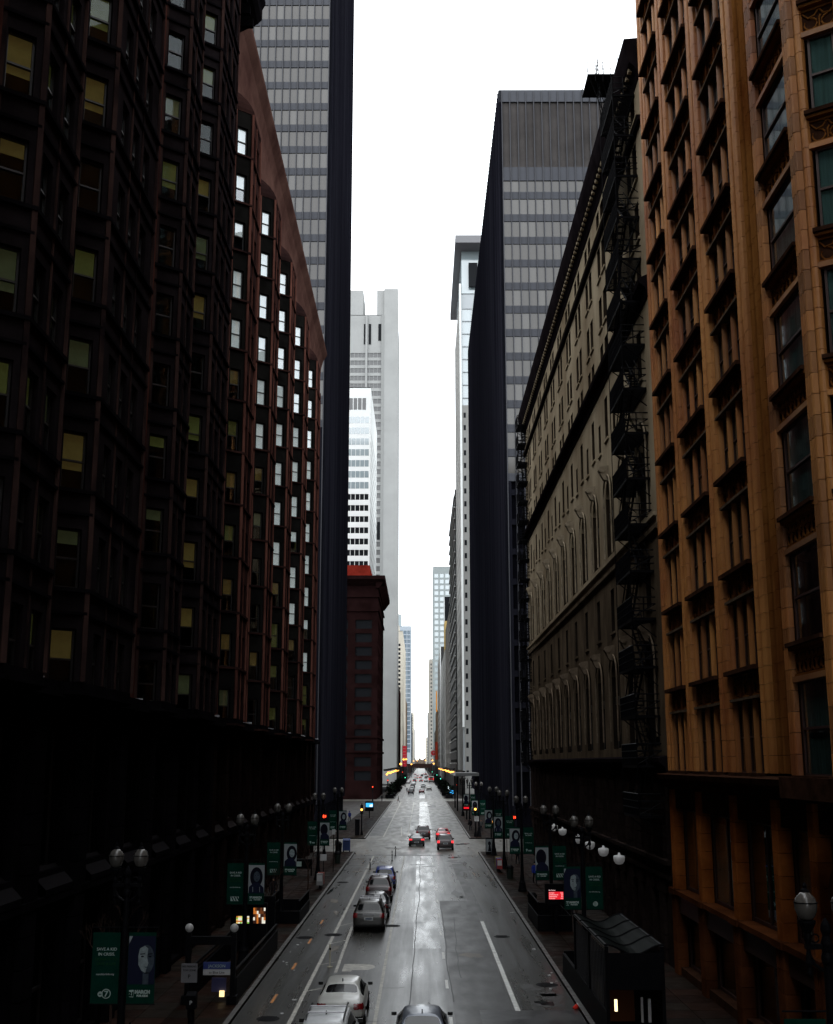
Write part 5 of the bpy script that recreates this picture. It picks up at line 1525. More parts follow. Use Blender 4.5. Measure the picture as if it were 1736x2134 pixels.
# ------------------------------------------------------------------ subway stair with globe gate on the left
sub = thing('subway_entrance', 'open subway stair on the left with two white globes and a blue JACKSON sign', 'subway entrance', (-8.55, 52.5, .12))
def sb(name, *a, m=M_iron):
    mb = MB(); mb.box(*a, m); return obj(name, mb, sub)
for x in (-.92, .92):
    mb = MB(); mb.box(x - .1, x + .1, -6.6, -6.4, 0, 2.75, M_iron); mb.box(x - .2, x + .2, -6.75, -6.25, 0, .35, M_iron); obj('gate_post', mb, sub)
    mb = MB(); mb.smooth = True; mb.lathe([(.02, -.17)] + [(.17 * math.cos(a), .17 * math.sin(a)) for a in [-1.2, -.8, -.4, 0, .4, .8, 1.2]] + [(.02, .17)], mat('milk_glass_globe', (.28, .28, .28), .35, emit=(1, 1, 1), estr=.02), 14, (x, -6.5, 2.95)); obj('globe', mb, sub)
sb('header_beam', -.82, .82, -6.6, -6.4, 2.3, 2.62)
sb('sign_panel', -.30, .82, -6.52, -6.46, 1.35, 1.62, m=mat('sign_blue', (.02, .035, .16), .5))
sb('sign_panel', -.30, .82, -6.52, -6.46, 1.12, 1.34, m=M_sgn)
obj('lettering', text_mesh('JACKSON', .16, M_bw, 'CENTER', .002, .001), sub, T3(.26, -6.53, 1.42) @ STAND)
obj('lettering', text_mesh('to Blue Line', .13, M_iron, 'CENTER', .001, .001), sub, T3(.26, -6.53, 1.18) @ STAND)
for x in (-.98, .98):
    sb('side_wall', x - .08, x + .08, -6.4, 6.4, 0, 1.0)
    mb = MB(); mb.box(x - .05, x + .05, -6.4, 6.4, 1.24, 1.3, M_iron)
    for i in range(40): mb.bar((x, -6.3 + i * .32, 1.0), (x, -6.3 + i * .32, 1.24), .02, M_iron)
    obj('handrail', mb, sub)
sb('back_wall', -.9, .9, 6.3, 6.45, 0, 2.7)
sb('poster_frame', -.9, .9, 3.3, 3.45, .9, 2.72)
def poster(x0, x1, z0, z1, y, cols, nm='lit_poster'):
    mb = MB(); r = random.Random(int(x0 * 100) + 5); n = 7
    for i in range(n):
        for j in range(5):
            a = x0 + (x1 - x0) * i / n; b = x0 + (x1 - x0) * (i + 1) / n; c = z0 + (z1 - z0) * j / 5; d = z0 + (z1 - z0) * (j + 1) / 5
            mb.box(a, b, y - .01, y, c, d, r.choice(cols))
    obj(nm, mb, sub)
PC = [emis('poster_yellow', (1, .7, .2), .8), emis('poster_green', (.3, .8, .1), .6), emis('poster_orange', (1, .3, .05), .5), emis('poster_white', (1, .95, .8), .8)]
PD = [emis('poster_brown', (.5, .15, .04), .2), emis('poster_dark', (.2, .06, .03), .1), PC[2], PC[3], MATS['poster_brown'], MATS['poster_dark']]
poster(-.62, .02, 1.75, 2.1, 3.28, PC); poster(.22, .82, 1.75, 2.5, 3.28, PD)
sb('map_panel', -.05, .55, -5.9, -5.85, .35, .9, m=mat('map_violet', (.05, .05, .14), .5))
sb('dark_well_sheet', -.9, .9, -6.3, 6.2, .0, .02, m=M_interior)  # pit shade laid down as a dark sheet
mb = MB(); mb.box(.3, .5, -6.0, -5.96, .18, .42, emis('stair_light', (1, .75, .35), 1.6)); obj('stair_lamp', mb, sub)
mb = MB(); mb.box(-.78, -.7, -5.9, -5.86, .2, .35, MATS['stair_light']); obj('stair_lamp', mb, sub)
# covered stair on the right
cv = thing('subway_entrance', 'black covered stair entrance with a wavy glass roof on the right pavement', 'subway entrance', (7.55, 46, .12))
def cb(name, *a, m=M_iron):
    mb = MB(); mb.box(*a, m); return obj(name, mb, cv)
W = .98
def roofz(x): return 3.02 + .17 * math.cos((x + W) / (2 * W) * 2 * PI) + .05
xs = [-W - .08 + i * (2 * W + .16) / 14 for i in range(15)]
M_rg = mat('smoked_roof_glass', (.004, .0055, .005), .5, spec=.02)
for j in range(4):
    mb = MB(); y0, y1 = -6 + j * 2.0 + .03, -6 + (j + 1) * 2.0 - .03
    for a, b in zip(xs, xs[1:]): mb.quad((a, y0, roofz(a)), (b, y0, roofz(b)), (b, y1, roofz(b)), (a, y1, roofz(a)), M_rg); mb.quad((a, y1, roofz(a) - .03), (b, y1, roofz(b) - .03), (b, y0, roofz(b) - .03), (a, y0, roofz(a) - .03), M_rg)
    obj('roof_pane', mb, cv)
for j in range(5):
    y = -6 + j * 2.0; mb = MB(); mb.tube([(a, y, roofz(a) + .015) for a in xs], .035, M_iron, 5); obj('roof_rib', mb, cv)
for x in (-W, W):
    mb = MB(); mb.tube([(x, -6, roofz(x) - .05), (x, 2, roofz(x) - .05)], .06, mat('bright_edge_steel', (.05, .05, .055), .3), 6); obj('eaves_rail', mb, cv)
    cb('parapet', x - .06, x + .06, -6, 6, 0, 1.0)
    for y in (-5.95, -2, 2): cb('post', x - .06, x + .06, y - .06, y + .06, 1.0, roofz(x) - .05)
for i in range(22):
    y = -5.8 + i * .35; mb = MB(); mb.box(-W - .02, -W + .02, y - .02, y + .02, 1.0, 3.0, mat('steel_bar', (.018, .018, .022), .4)); obj('vertical_bar', mb, cv)
cb('front_fascia', -W, W, -6.08, -6.0, 1.75, 2.98)
cb('low_rail', -W, W, 5.9, 6.0, .0, 1.1)
cb('side_glass', W - .02, W + .02, -5.8, 1.9, 1.0, 2.9, m=M_rg)
cb('dark_well_sheet', -.9, .9, -5.9, 5.9, 0.0, .03, m=M_interior)  # dark sheet in place of the shaded pit
cb('stair_lamp', -.62, -.52, -5.2, -5.15, .85, 1.25, m=emis('stair_lamp_glow', (1, .8, .45), 2.0))
cb('stair_wall', -.6, .5, -3.0, -2.9, .03, 1.4, m=mat('rust_brown_tile', (.10, .035, .015), .6))
cb('ticket_notice', .30, .38, -5.3, -5.25, .5, 1.35, m=M_sgn); cb('ticket_notice', .55, .66, -5.3, -5.25, .5, 1.3, m=M_sgn)

# ------------------------------------------------------------------ bare saplings
M_bark = mat('sapling_bark', (.035, .022, .018), .9)
def sapling(x, y, h, seed, label):
    t = thing('bare_tree', label, 'tree', (x, y, .14)); r = random.Random(seed)
    mb = MB(); mb.tube([(0, 0, 0), (.02, 0, h * .25), (-.02, .02, h * .5)], [.06, .05, .04], M_bark, 6); obj('trunk', mb, t)
    mb = MB()
    def br(p, d, l, rad, n):
        q = p + d * l; m = (p + q) / 2 + Vector((r.uniform(-.05, .05), r.uniform(-.05, .05), .04)); mb.tube([p, m, q], [rad, rad * .8, rad * .5], M_bark, 4)
        if n: 
            for k in range(2 if n > 1 else 3):
                dd = (d + Vector((r.uniform(-.6, .6), r.uniform(-.6, .6), r.uniform(.0, .5)))).normalized(); br(q, dd, l * r.uniform(.6, .85), rad * .6, n - 1)
    for k in range(5):
        a = k * 1.3 + r.random(); br(Vector((-.01, .01, h * (.42 + .03 * k))), Vector((math.cos(a) * .5, math.sin(a) * .5, .8)).normalized(), h * .2, .03, 3)
    obj('crown', mb, t)
sapling(-8.45, 56.9, 4.2, 1, 'bare sapling just beyond the subway stair on the left')
sapling(-8.35, 62.5, 4.2, 2, 'bare sapling between the second and third lamps on the left')
sapling(-10.5, 38.5, 4.6, 3, 'bare sapling behind the nearest left lamp')
sapling(8.3, 60.0, 3.8, 4, 'bare sapling beside the banner of the third right lamp')
sapling(-8.3, 82.0, 4.0, 5, 'bare sapling before the fourth lamp on the left')

# ------------------------------------------------------------------ canopies, rows of warm lamps and signs down the street
M_bulb = emis('warm_bulb', (1, .40, .07), 3.4)
def bulb_row(x, ya, yb, z, n, label):
    t = thing('lamp_canopy', label, 'canopy', (x, (ya + yb) / 2, 0), 0)
    mb = MB(); s = -1 if x < 0 else 1
    mb.box(min(0, s * 1.2), max(0, s * 1.2), -(yb - ya) / 2, (yb - ya) / 2, z + .9, z + 1.5, M_iron); obj('canopy_slab', mb, t)
    k = MB(); k.lathe([(.05, -.34), (.3, -.2), (.38, 0), (.3, .2), (.05, .34)], M_bulb, 8); me = k.mesh('lamp_globe')
    rr = random.Random(int(ya))
    for i in range(n): obj('lamp_globe', me, t, T3(0, -(yb - ya) / 2 + (yb - ya) * (i / (n - 1)), z + rr.uniform(-.25, .25)))
bulb_row(-11.5, 372, 560, 6.1, 15, 'row of warm globe lamps under a canopy along the left pavement')
bulb_row(11.4, 385, 690, 6.3, 18, 'row of warm globe lamps under a canopy along the right pavement')
t = thing('entrance_canopy', 'flat pale entrance canopy at the foot of the right tower', 'canopy', (9.4, 232, 0))
mb = MB(); mb.box(-2.4, 2.5, -9, 9, 7.1, 7.7, mat('canopy_grey', (.20, .20, .20), .6)); obj('slab', mb, t)
for y in (-8, 8): mb = MB(); mb.box(-2.1, -1.8, y - .15, y + .15, .1, 7.1, M_iron); obj('column', mb, t)
def lit_lamp(x, y, h, label):
    t = thing('lit_street_lamp', label, 'street lamp', (x, y, 0), 0, 'lit warm street lamps in the distance')
    mb = MB(); mb.lathe([(.2, 0), (.12, 1), (.1, h)], M_iron, 6); obj('pole', mb, t)
    mb = MB(); mb.lathe([(.05, h - .5), (.5, h - .2), (.6, h), (.4, h + .4), (.05, h + .5)], M_bulb, 8); obj('lantern', mb, t)
for i, (x, y, h, lb) in enumerate(((-9.2, 500, 9.2, 'first warm lit lamp beyond the left lamp row'), (-9, 572, 11.5, 'pair-left warm lit lamp beside the red blade sign'), (-8.6, 640, 11.8, 'warm lit lamp right of the red blade sign'),
        (-6.5, 760, 8.8, 'warm lit lamp low before the railway on the left'), (-7, 1060, 11.5, 'highest far warm lamp over the railway on the left'), (4.5, 1060, 12, 'tall warm lamp over the railway in the middle right'),
        (8.6, 730, 9.2, 'warm lamp at the upper end of the right lamp row'), (8.5, 800, 11.5, 'farthest warm lamp above the right kerb'), (-4.0, 1200, 12, 'tiny warm lamp at the vanishing point'))):
    lit_lamp(x, y, h, lb)
t = thing('blade_sign', 'tall red vertical theatre sign projecting over the left pavement', 'sign', (-10.2, 690, 0))
M_rs = mat('neon_red_sign', (.35, .01, .02), .5, emit=(1, .02, .05), estr=.12)
for i in range(7): mb = MB(); mb.box(-1.3, 1.3, 0, .6, 7.5 + i * 1.85, 9.2 + i * 1.85, M_rs); obj('sign_box', mb, t)
mb = MB(); mb.box(-1.5, -1.3, .1, .5, 7, 21, M_iron); obj('spine', mb, t)
t = thing('round_sign', 'round-cornered red sign with a white border projecting over the right pavement', 'sign', (10.2, 880, 17.6))
mb = MB(); mb.tube([(0, 0, 0), (0, .5, 0)], 2.5, M_sgn, 16); obj('border', mb, t)
mb = MB(); mb.tube([(0, -.05, 0), (0, .3, 0)], 2.0, M_rs, 16); obj('face', mb, t)
obj('lettering', text_mesh('T', 2.4, M_sgn, 'CENTER', .1, .02), t, T3(0, -.1, -.9) @ STAND)
t = thing('blade_sign', 'rust red vertical banner sign on the right side of the street', 'sign', (10.6, 740, 0))
for i in range(4): mb = MB(); mb.box(-.8, .8, 0, .4, 12 + i * 3.0, 14.8 + i * 3.0, mat('rust_red_banner', (.30, .04, .02), .6)); obj('sign_box', mb, t)
# elevated railway far down the street
t = thing('elevated_railway', 'dark elevated railway crossing the street in the distance', 'railway bridge', (0, 1010, 0))
M_el = mat('railway_brown_steel', (.040, .022, .02), .8)
for y in (-4, 4): mb = MB(); mb.box(-60, 60, y - .2, y + .2, 5.4, 8.6, M_el); obj('girder', mb, t)
mb = MB(); mb.box(-60, 60, -4.2, 4.2, 8.6, 9.0, M_el); obj('deck', mb, t)
for x in range(-60, 61, 3): mb = MB(); mb.box(x - .1, x + .1, -4.3, -4.1, 9.0, 10.4, M_el); obj('rail_post', mb, t)
mb = MB(); mb.box(-60, 60, -4.3, -4.1, 10.3, 10.6, M_paleg); obj('handrail', mb, t)
for x in (-10, 9): mb = MB(); mb.box(x - .5, x + .5, -4, 4, 0, 6.4, M_el); obj('pier', mb, t)

# ------------------------------------------------------------------ small things on the road
for i, (x, y, r, lb) in enumerate(((-5.03, 64.6, .52, 'round iron manhole cover on the white bike lane line'), (-6.55, 63.6, .5, 'round iron manhole cover in the bike lane'), (-1.75, 68.1, .5, 'round iron manhole cover on the inner white line behind the grey car'),
        (-6.45, 92.2, .5, 'farther iron manhole cover near the left kerb'), (5.6, 50.5, .5, 'iron manhole cover beside the right kerb'), (-5.9, 44, .45, 'nearest iron manhole cover at the lower left'), (4.6, 64, .45, 'iron manhole cover in the right lane'))):
    t = thing('manhole_cover', lb, 'manhole cover', (x, y, .009))
    mb = MB(); mb.lathe([(r, 0), (r, .006)], M_iron, 20); obj('cover', mb, t)
    mb = MB(); 
    for q in range(-3, 4): mb.box(-r * .7, r * .7, q * .12 - .02, q * .12 + .02, .006, .012, M_iron)
    obj('tread', mb, t)
t = thing('lane_marker', 'thin pale flexible marker post standing on the buffer strip', 'marker post', (-4.4, 54.66, .006))
mb = MB(); mb.lathe([(.14, 0), (.14, .04), (.04, .06), (.04, 1.05), (.03, 1.08)], mat('marker_cream', (.45, .42, .34), .6), 10); obj('post', mb, t)
mb = MB(); mb.lathe([(.045, .8), (.045, .9)], M_iron, 10); obj('band', mb, t)
for i, (x, y, lb) in enumerate(((-4.4 - .3, 103, 'black marker post on the left lane line before the crossing, nearer'), (-2.9, 112, 'black marker post in the middle before the crossing'), (-2.7, 118, 'black marker post at the stop line'))):
    t = thing('lane_marker', lb, 'marker post', (x, y, .006)); mb = MB(); mb.lathe([(.12, 0), (.05, .05), (.045, 1.0)], M_iron, 8); obj('post', mb, t); mb = MB(); mb.lathe([(.05, .7), (.05, .8)], M_sgn, 8); obj('band', mb, t)
rl = random.Random(4)
M_lit = mat('litter_white', (.5, .5, .5), .8); M_litr = mat('litter_red', (.5, .03, .02), .6)
t = thing('crushed_cup', 'crumpled red and white paper cup by the right kerb', 'paper cup', (6.1, 45.7, .03), .4)
mb = MB(); mb.lathe([(.06, 0), (.11, .22)], M_litr, 8); obj('cup', mb, t, Matrix.Rotation(1.2, 4, 'Y')); mb = MB(); mb.lathe([(.115, .2), (.115, .25)], M_lit, 8); obj('lid', mb, t, Matrix.Rotation(1.2, 4, 'Y'))
mb = MB()
for i in range(46):
    s = rl.choice([-1, 1]); x = (XL + .15 + rl.random() * .5) if s < 0 else (XR - .15 - rl.random() * .5); y = rl.uniform(40, 118)
    if rl.random() < .25: x = rl.uniform(-7, -5)
    a = rl.uniform(.03, .09); T = T3(x, y, .012) @ Matrix.Rotation(rl.uniform(0, 3), 4, 'Z')
    mb.box(-a, a, -a * .7, a * .7, 0, a * .5, M_lit, T=T)
o = obj('litter_scraps', mb); tag(o, 'scattered scraps of pale paper litter along the kerbs', 'litter', kind='stuff')

# ------------------------------------------------------------------ dark shrubs in planters far along the kerbs
M_leaf = mat('dark_evergreen_leaf', (.010, .016, .011), .8, var=.5, vscale=1.5)
def shrub_mesh(seed):
    r = random.Random(seed); mb = MB()
    for i in range(150):
        a = r.uniform(0, 2 * PI); q = r.random() ** .5; z = r.uniform(.9, 3.6); w = 1.25 * math.sin(min(1, (z - .6) / 3.2) * PI) ** .5 * q
        x, y = w * math.cos(a), w * math.sin(a); s = r.uniform(.12, .3)
        d = Vector((r.uniform(-1, 1), r.uniform(-1, 1), r.uniform(-.4, 1))).normalized(); e = d.cross(Vector((0, 0, 1))).normalized() * s; f = d * s
        c = Vector((x, y, z)); mb.quad(tuple(c - e - f), tuple(c + e - f), tuple(c + e + f), tuple(c - e + f), M_leaf)
    return mb.mesh('foliage')
SH = [shrub_mesh(i) for i in range(4)]
_pl = MB(); _pl.box(-1.0, 1.0, -1.0, 1.0, 0, .9, M_iron); _pl = _pl.mesh('planter')
_st = MB(); _st.tube([(0, 0, .9), (.05, 0, 2.2)], .06, M_bark, 5); _st = _st.mesh('stem')
NM = ['first', 'second', 'third', 'fourth', 'fifth', 'sixth', 'seventh', 'eighth', 'ninth', 'tenth', 'eleventh', 'twelfth', 'thirteenth', 'fourteenth']
for sd, x, lab in ((-1, -8.6, 'left'), (1, 7.9, 'right')):
    for i in range(14):
        y = 309 + i * 21 + R.uniform(-4, 4)
        if 448 < y < 480: y += 32
        t = thing('planter_shrub', f'{NM[i]} dark shrub in a black planter beyond the second crossing, {lab} kerb', 'shrub', (x + R.uniform(-.5, .5), y, .14), R.uniform(0, 3), 'dark shrubs in kerbside planters')
        obj('planter', _pl, t); obj('foliage', SH[i % 4], t); obj('stem', _st, t)
# more street things on the near pavements
M_bin = mat('dark_green_bin', (.006, .012, .009), .5)
def litter_bin(x, y, lb):
    t = thing('litter_bin', lb, 'litter bin', (x, y, .14))
    mb = MB(); mb.lathe([(.26, 0), (.32, .85)], M_bin, 12); obj('body', mb, t); mb = MB(); mb.lathe([(.34, .85), (.35, .92), (.2, 1.08), (.04, 1.12)], M_iron, 12); obj('lid', mb, t)
litter_bin(-9.2, 61, 'dark bin beside the sapling between the second and third left lamps')
litter_bin(7.4, 74.5, 'dark bin on the right kerb behind the low black enclosure')
litter_bin(7.5, 94, 'dark bin on the right pavement between the fourth and fifth lamps')
litter_bin(-8.1, 108, 'dark bin near the last left lamp')
for i, (x, y, c, lb) in enumerate(((7.0, 99, (.25, .02, .02), 'red newspaper box on the right kerb'), (7.0, 100.1, (.02, .05, .22), 'blue newspaper box beside the red one on the right kerb'), (7.0, 101.2, (.25, .2, .03), 'yellow newspaper box beside the blue one on the right kerb'),
                                   (-7.8, 86, (.2, .2, .2), 'grey newspaper box on the left kerb before the fourth lamp'), (-7.8, 87, (.2, .03, .02), 'red newspaper box next to the grey one on the left kerb'))):
    t = thing('newspaper_box', lb, 'newspaper box', (x, y, .14)); m = mat('box_paint_%d' % i, c, .5)
    mb = MB(); mb.box(-.24, .24, 0, .45, .3, 1.15, m); obj('body', mb, t); mb = MB(); mb.box(-.05, .05, .15, .3, 0, .3, M_iron); mb.box(-.2, .2, .05, .4, 0, .04, M_iron); obj('foot', mb, t)
    mb = MB(); mb.box(-.19, .19, -.012, 0, .6, 1.05, M_sgn); obj('window', mb, t)

# ------------------------------------------------------------------ vehicles
M_cglass = mat('car_glass', (.006, .007, .008), .05, ior=1.5, spec=.35)
M_tyre = mat('tyre_rubber', (.012, .012, .012), .8)
M_rim = mat('alloy_rim', (.25, .25, .26), .3, metal=.9)
M_tail = mat('tail_lens', (.16, .004, .006), .2, ior=1.6)
M_brake = mat('brake_lens_lit', (.3, .01, .01), .2, emit=(1, .04, .05), estr=1.4)
M_plate = mat('licence_plate', (.45, .46, .46), .5)
M_trim = mat('black_trim', (.010, .010, .010), .4)
def paint(name, col, metal=0.0):
    m = mat('paint_' + name, col, .3, metal=metal, var=.12, vscale=.8)
    b = m.node_tree.nodes['Principled BSDF']; b.inputs['Coat Weight'].default_value = .35; b.inputs['Coat Roughness'].default_value = .08
    return m
# stations from rear to front: y, half width, bottom, belt, top, half width of the top, cabin flag
TYPES = {
 'sedan': (4.7, .31, [(-2.35, .74, .36, .74, .80, .60, 0), (-2.28, .86, .26, .88, .97, .74, 0), (-2.0, .91, .22, .93, 1.05, .78, 0), (-1.55, .92, .2, .95, 1.07, .74, 0), (-.80, .92, .2, .96, 1.40, .58, 1), (.05, .92, .2, .95, 1.45, .60, 1), (.65, .92, .2, .94, 1.39, .58, 1), (1.25, .91, .2, .93, 1.03, .74, 0), (1.95, .88, .22, .84, .90, .74, 0), (2.30, .74, .34, .62, .68, .58, 0)]),
 'suv': (4.7, .36, [(-2.35, .78, .42, .80, .86, .70, 0), (-2.30, .90, .32, 1.02, 1.10, .82, 0), (-2.2, .93, .28, 1.05, 1.13, .78, 0), (-1.85, .94, .26, 1.06, 1.68, .64, 1), (-1.2, .94, .26, 1.06, 1.74, .66, 1), (.0, .94, .26, 1.04, 1.74, .66, 1), (.6, .94, .26, 1.03, 1.66, .64, 1), (1.3, .93, .26, 1.02, 1.12, .76, 0), (2.0, .90, .3, .92, 1.0, .76, 0), (2.33, .78, .4, .68, .76, .6, 0)]),
 'coupe': (4.75, .32, [(-2.37, .76, .36, .80, .86, .64, 0), (-2.32, .88, .26, .94, 1.02, .80, 0), (-2.05, .92, .22, .96, 1.06, .80, 0), (-1.75, .93, .2, .96, 1.07, .76, 0), (-.75, .92, .2, .96, 1.34, .56, 1), (-.2, .92, .2, .95, 1.38, .58, 1), (.3, .92, .2, .94, 1.34, .56, 1), (.95, .92, .2, .93, 1.04, .74, 0), (1.9, .90, .22, .86, .93, .76, 0), (2.35, .76, .34, .64, .70, .6, 0)]),
}
def car_cage(kind):
    L, wr, st = TYPES[kind]
    bm = bmesh.new(); rings = []
    for (y, w, zb, belt, top, wt, cab) in st:
        half = [(0, zb), (w * .82, zb), (w * .97, zb + .1), (w, (zb + belt) * .5 + .02), (w * .97, belt), (wt, top - .03), (wt * .55, top), (0, top + .012)]
        pts = [(-x, z) for x, z in half[1:-1]]
        ring = [bm.verts.new((x, y, z)) for x, z in half] + [bm.verts.new((x, y, z)) for x, z in reversed(pts)]
        rings.append(ring)
    N = len(rings[0]); grp = {}
    def g(i, j, jn):
        c0, c1 = st[i][6], st[i + 1][6]
        if not (c0 or c1): return None
        if j == 4: return 'side_r'
        if j == 9: return 'side_l'
        if j in (5, 6, 7, 8):
            if not c0 and c1: return 'rear'
            if c0 and not c1: return 'front'
        return None
    for i in range(len(rings) - 1):
        for j in range(N):
            jn = (j + 1) % N
            f = bm.faces.new((rings[i][j], rings[i][jn], rings[i + 1][jn], rings[i + 1][j]))
            k = g(i, j, jn)
            if k: grp.setdefault(k, []).append(f)
    bm.faces.new(rings[0]); bm.faces.new(list(reversed(rings[-1])))
    bmesh.ops.recalc_face_normals(bm, faces=bm.faces)
    ids = {'rear': 1, 'front': 2, 'side_l': 3, 'side_r': 4}
    for k, fs in grp.items():
        for f in fs: f.material_index = ids[k]
    for k, fs in grp.items():
        r = bmesh.ops.inset_region(bm, faces=[f for f in bm.faces if f.material_index == ids[k]], thickness=.03, depth=0, use_even_offset=True)
        for f in r['faces']: f.material_index = 0
    me = bpy.data.meshes.new('cage'); bm.to_mesh(me); bm.free()
    return me
_cars = {}
def sub_mesh(me, keep, name, mats, offset=0.0):
    bm = bmesh.new(); bm.from_mesh(me)
    bmesh.ops.delete(bm, geom=[f for f in bm.faces if not keep(f)], context='FACES')
    if offset:
        bm.normal_update()
        nv = {v: v.normal.copy() for v in bm.verts}
        for v, n in nv.items(): v.co += n * offset
    for f in bm.faces: f.material_index = 0; f.smooth = True
    m2 = bpy.data.meshes.new(name); bm.to_mesh(m2); bm.free()
    for m in mats: m2.materials.append(m)
    return m2
def car_meshes(kind):
    if kind in _cars: return _cars[kind]
    cage = car_cage(kind)
    o = bpy.data.objects.new('cage', cage); COL.objects.link(o)
    mod = o.modifiers.new('s', 'SUBSURF'); mod.levels = 3; mod.render_levels = 3
    dg = bpy.context.evaluated_depsgraph_get()
    me = bpy.data.meshes.new_from_object(o.evaluated_get(dg)); bpy.data.objects.remove(o)
    L = TYPES[kind][0]; zt = {'sedan': (.70, .90), 'suv': (.82, 1.08), 'coupe': (.74, .90)}[kind]
    W = .9
    d = {}
    istail = lambda f, s: f.calc_center_median().y < -L / 2 + .30 and s * f.calc_center_median().x > (.52 if kind != 'suv' else .66) and zt[0] < f.calc_center_median().z < zt[1]
    d['body'] = sub_mesh(me, lambda f: f.material_index == 0, 'body', [])
    for k, i in (('rear_window', 1), ('windscreen', 2), ('side_window_l', 3), ('side_window_r', 4)):
        d[k] = sub_mesh(me, lambda f: f.material_index == i, k[:11] if k.startswith('side') else k, [M_cglass])
    for s, k in ((-1, 'tail_l'), (1, 'tail_r')): d[k] = sub_mesh(me, lambda f: istail(f, s), 'taillight', [M_tail], .012)
    d['bumper'] = sub_mesh(me, lambda f: f.calc_center_median().y < -L / 2 + .35 and f.calc_center_median().z < .46, 'bumper', [M_trim], .008)
    mb = MB(); mb.tube([(-.11, 0, 0), (.11, 0, 0)], TYPES[kind][1], M_tyre, 20); d['tyre'] = mb.mesh('tyre')
    mb = MB(); mb.tube([(-.125, 0, 0), (.125, 0, 0)], TYPES[kind][1] * .62, M_rim, 12); d['rim'] = mb.mesh('rim')
    mb = MB(); mb.box(-.26, .26, 0, .02, -.08, .08, M_plate); mb.box(-.19, .19, -.004, 0, -.04, .04, mat('plate_lettering', (.06, .08, .12), .6)); d['plate'] = mb.mesh('licence_plate')
    mb = MB(); mb.prism([(0, -.02), (.08, -.06), (.17, -.045), (.18, .04), (.08, .06), (0, .02)], -.05, .06, M_trim); d['mirror'] = mb.mesh('mirror')
    mb = MB(); mb.extr([(-.08, 0), (.09, 0), (-.06, .12)], 'x', -.02, .02, M_trim); d['antenna'] = mb.mesh('antenna')
    _cars[kind] = d; return d
def car(kind, x, y, col, label, cat='car', lit=False, rails=False, glass=None, sc=1.0, brake_bar=False, name='car', z=.006):
    d = car_meshes(kind); L, wr, st = TYPES[kind]
    t = thing(name, label, cat, (x, y, z)); t.scale = (sc, sc, sc)
    def part(nm, me, M=None, m=None):
        if m is not None:
            me = me.copy(); me.materials.clear(); me.materials.append(m)
        return obj(nm, me, t, M)
    k = ('cb', kind, col.name)
    if k not in _mc:
        me = d['body'].copy(); me.materials.clear(); me.materials.append(col); _mc[k] = me
    part('body', _mc[k])
    part('rear_window', d['rear_window']); part('windscreen', d['windscreen']); part('side_window', d['side_window_l']); part('side_window', d['side_window_r'])
    for s in ('tail_l', 'tail_r'):
        if lit:
            kk = ('tl', kind, s)
            if kk not in _mc: me = d[s].copy(); me.materials.clear(); me.materials.append(M_brake); _mc[kk] = me
            part('taillight', _mc[kk])
        else: part('taillight', d[s])
    part('bumper', d['bumper'])
    for sx in (-1, 1):
        for yy in (-L * .29, L * .30):
            w = part('tyre', d['tyre'], T3(sx * .82, yy, wr)); obj('rim', d['rim'], w)
    belt = st[6][3]
    part('mirror', d['mirror'], T3(.9, st[6][0] + .25, belt + .08)); part('mirror', d['mirror'], T3(-.9, st[6][0] + .25, belt + .08) @ Matrix.Rotation(PI, 4, 'Z'))
    part('licence_plate', d['plate'], T3(0, -L / 2 - .015, {'sedan': .62, 'suv': .78, 'coupe': .52}[kind]))
    if kind != 'coupe': part('antenna', d['antenna'], T3(0, st[4][0] + .1, st[4][4] + .0))
    if rails:
        mb = MB()
        for s in (-1, 1): mb.tube([(s * .60, -1.75, 1.70), (s * .60, -1.5, 1.80), (s * .60, .3, 1.80), (s * .60, .6, 1.70)], .025, M_rim, 5)
        for yy in (-1.2, -.3): mb.tube([(-.6, yy, 1.81), (.6, yy, 1.81)], .025, M_rim, 5)
        obj('roof_rack', mb, t)
    if brake_bar:
        mb = MB(); mb.box(-.34, .34, -L / 2 - .035, -L / 2 + .02, .98, 1.05, M_rim); obj('chrome_strip', mb, t)
    return t
P_white = paint('pearl_white', (.42, .42, .39)); P_w2 = paint('white', (.60, .62, .63)); P_slate = paint('slate_silver', (.12, .135, .165), .3)
P_grey = paint('gunmetal', (.026, .024, .021), .1); P_black = paint('black', (.010, .010, .012)); P_mar = paint('dark_maroon', (.022, .003, .005))
P_blue = paint('blue', (.012, .035, .22)); P_red = paint('red', (.22, .010, .014)); P_sil = paint('silver', (.30, .31, .31), .3)
car('suv', -3.05, 37.9, P_w2, 'white estate car cut off by the bottom edge, behind the pearl saloon', rails=True)
car('sedan', -3.02, 44.6, P_white, 'pearl white saloon parked just ahead of the white estate car')
car('sedan', .04, 39.3, P_slate, 'silver-blue saloon in the middle lane at the bottom edge')
car('suv', -3.3 + .25, 67.7, P_grey, 'grey people carrier at the tail of the queue on the left', rails=True, brake_bar=True)
car('sedan', -2.95, 73.2, P_black, 'black saloon directly ahead of the grey people carrier')
car('suv', -2.98, 81.2, P_mar, 'dark maroon estate, third in the left queue', rails=True)
car('suv', -2.85, 89.2, P_blue, 'blue car at the head of the left queue', sc=.94)
car('coupe', -.50, 133.0, P_black, 'black coupe with lit tail lights in the crossing', lit=True)
car('suv', .30, 144.6, P_mar, 'black and maroon off-roader just ahead of the black coupe', rails=False)
car('sedan', 2.85, 143.4, P_red, 'bright red saloon with lit lamps beyond the crossing', lit=True)
car('suv', 2.78, 127.3, P_mar, 'dark red off-roader with lit tail lights, nearest in the right lane', lit=True)
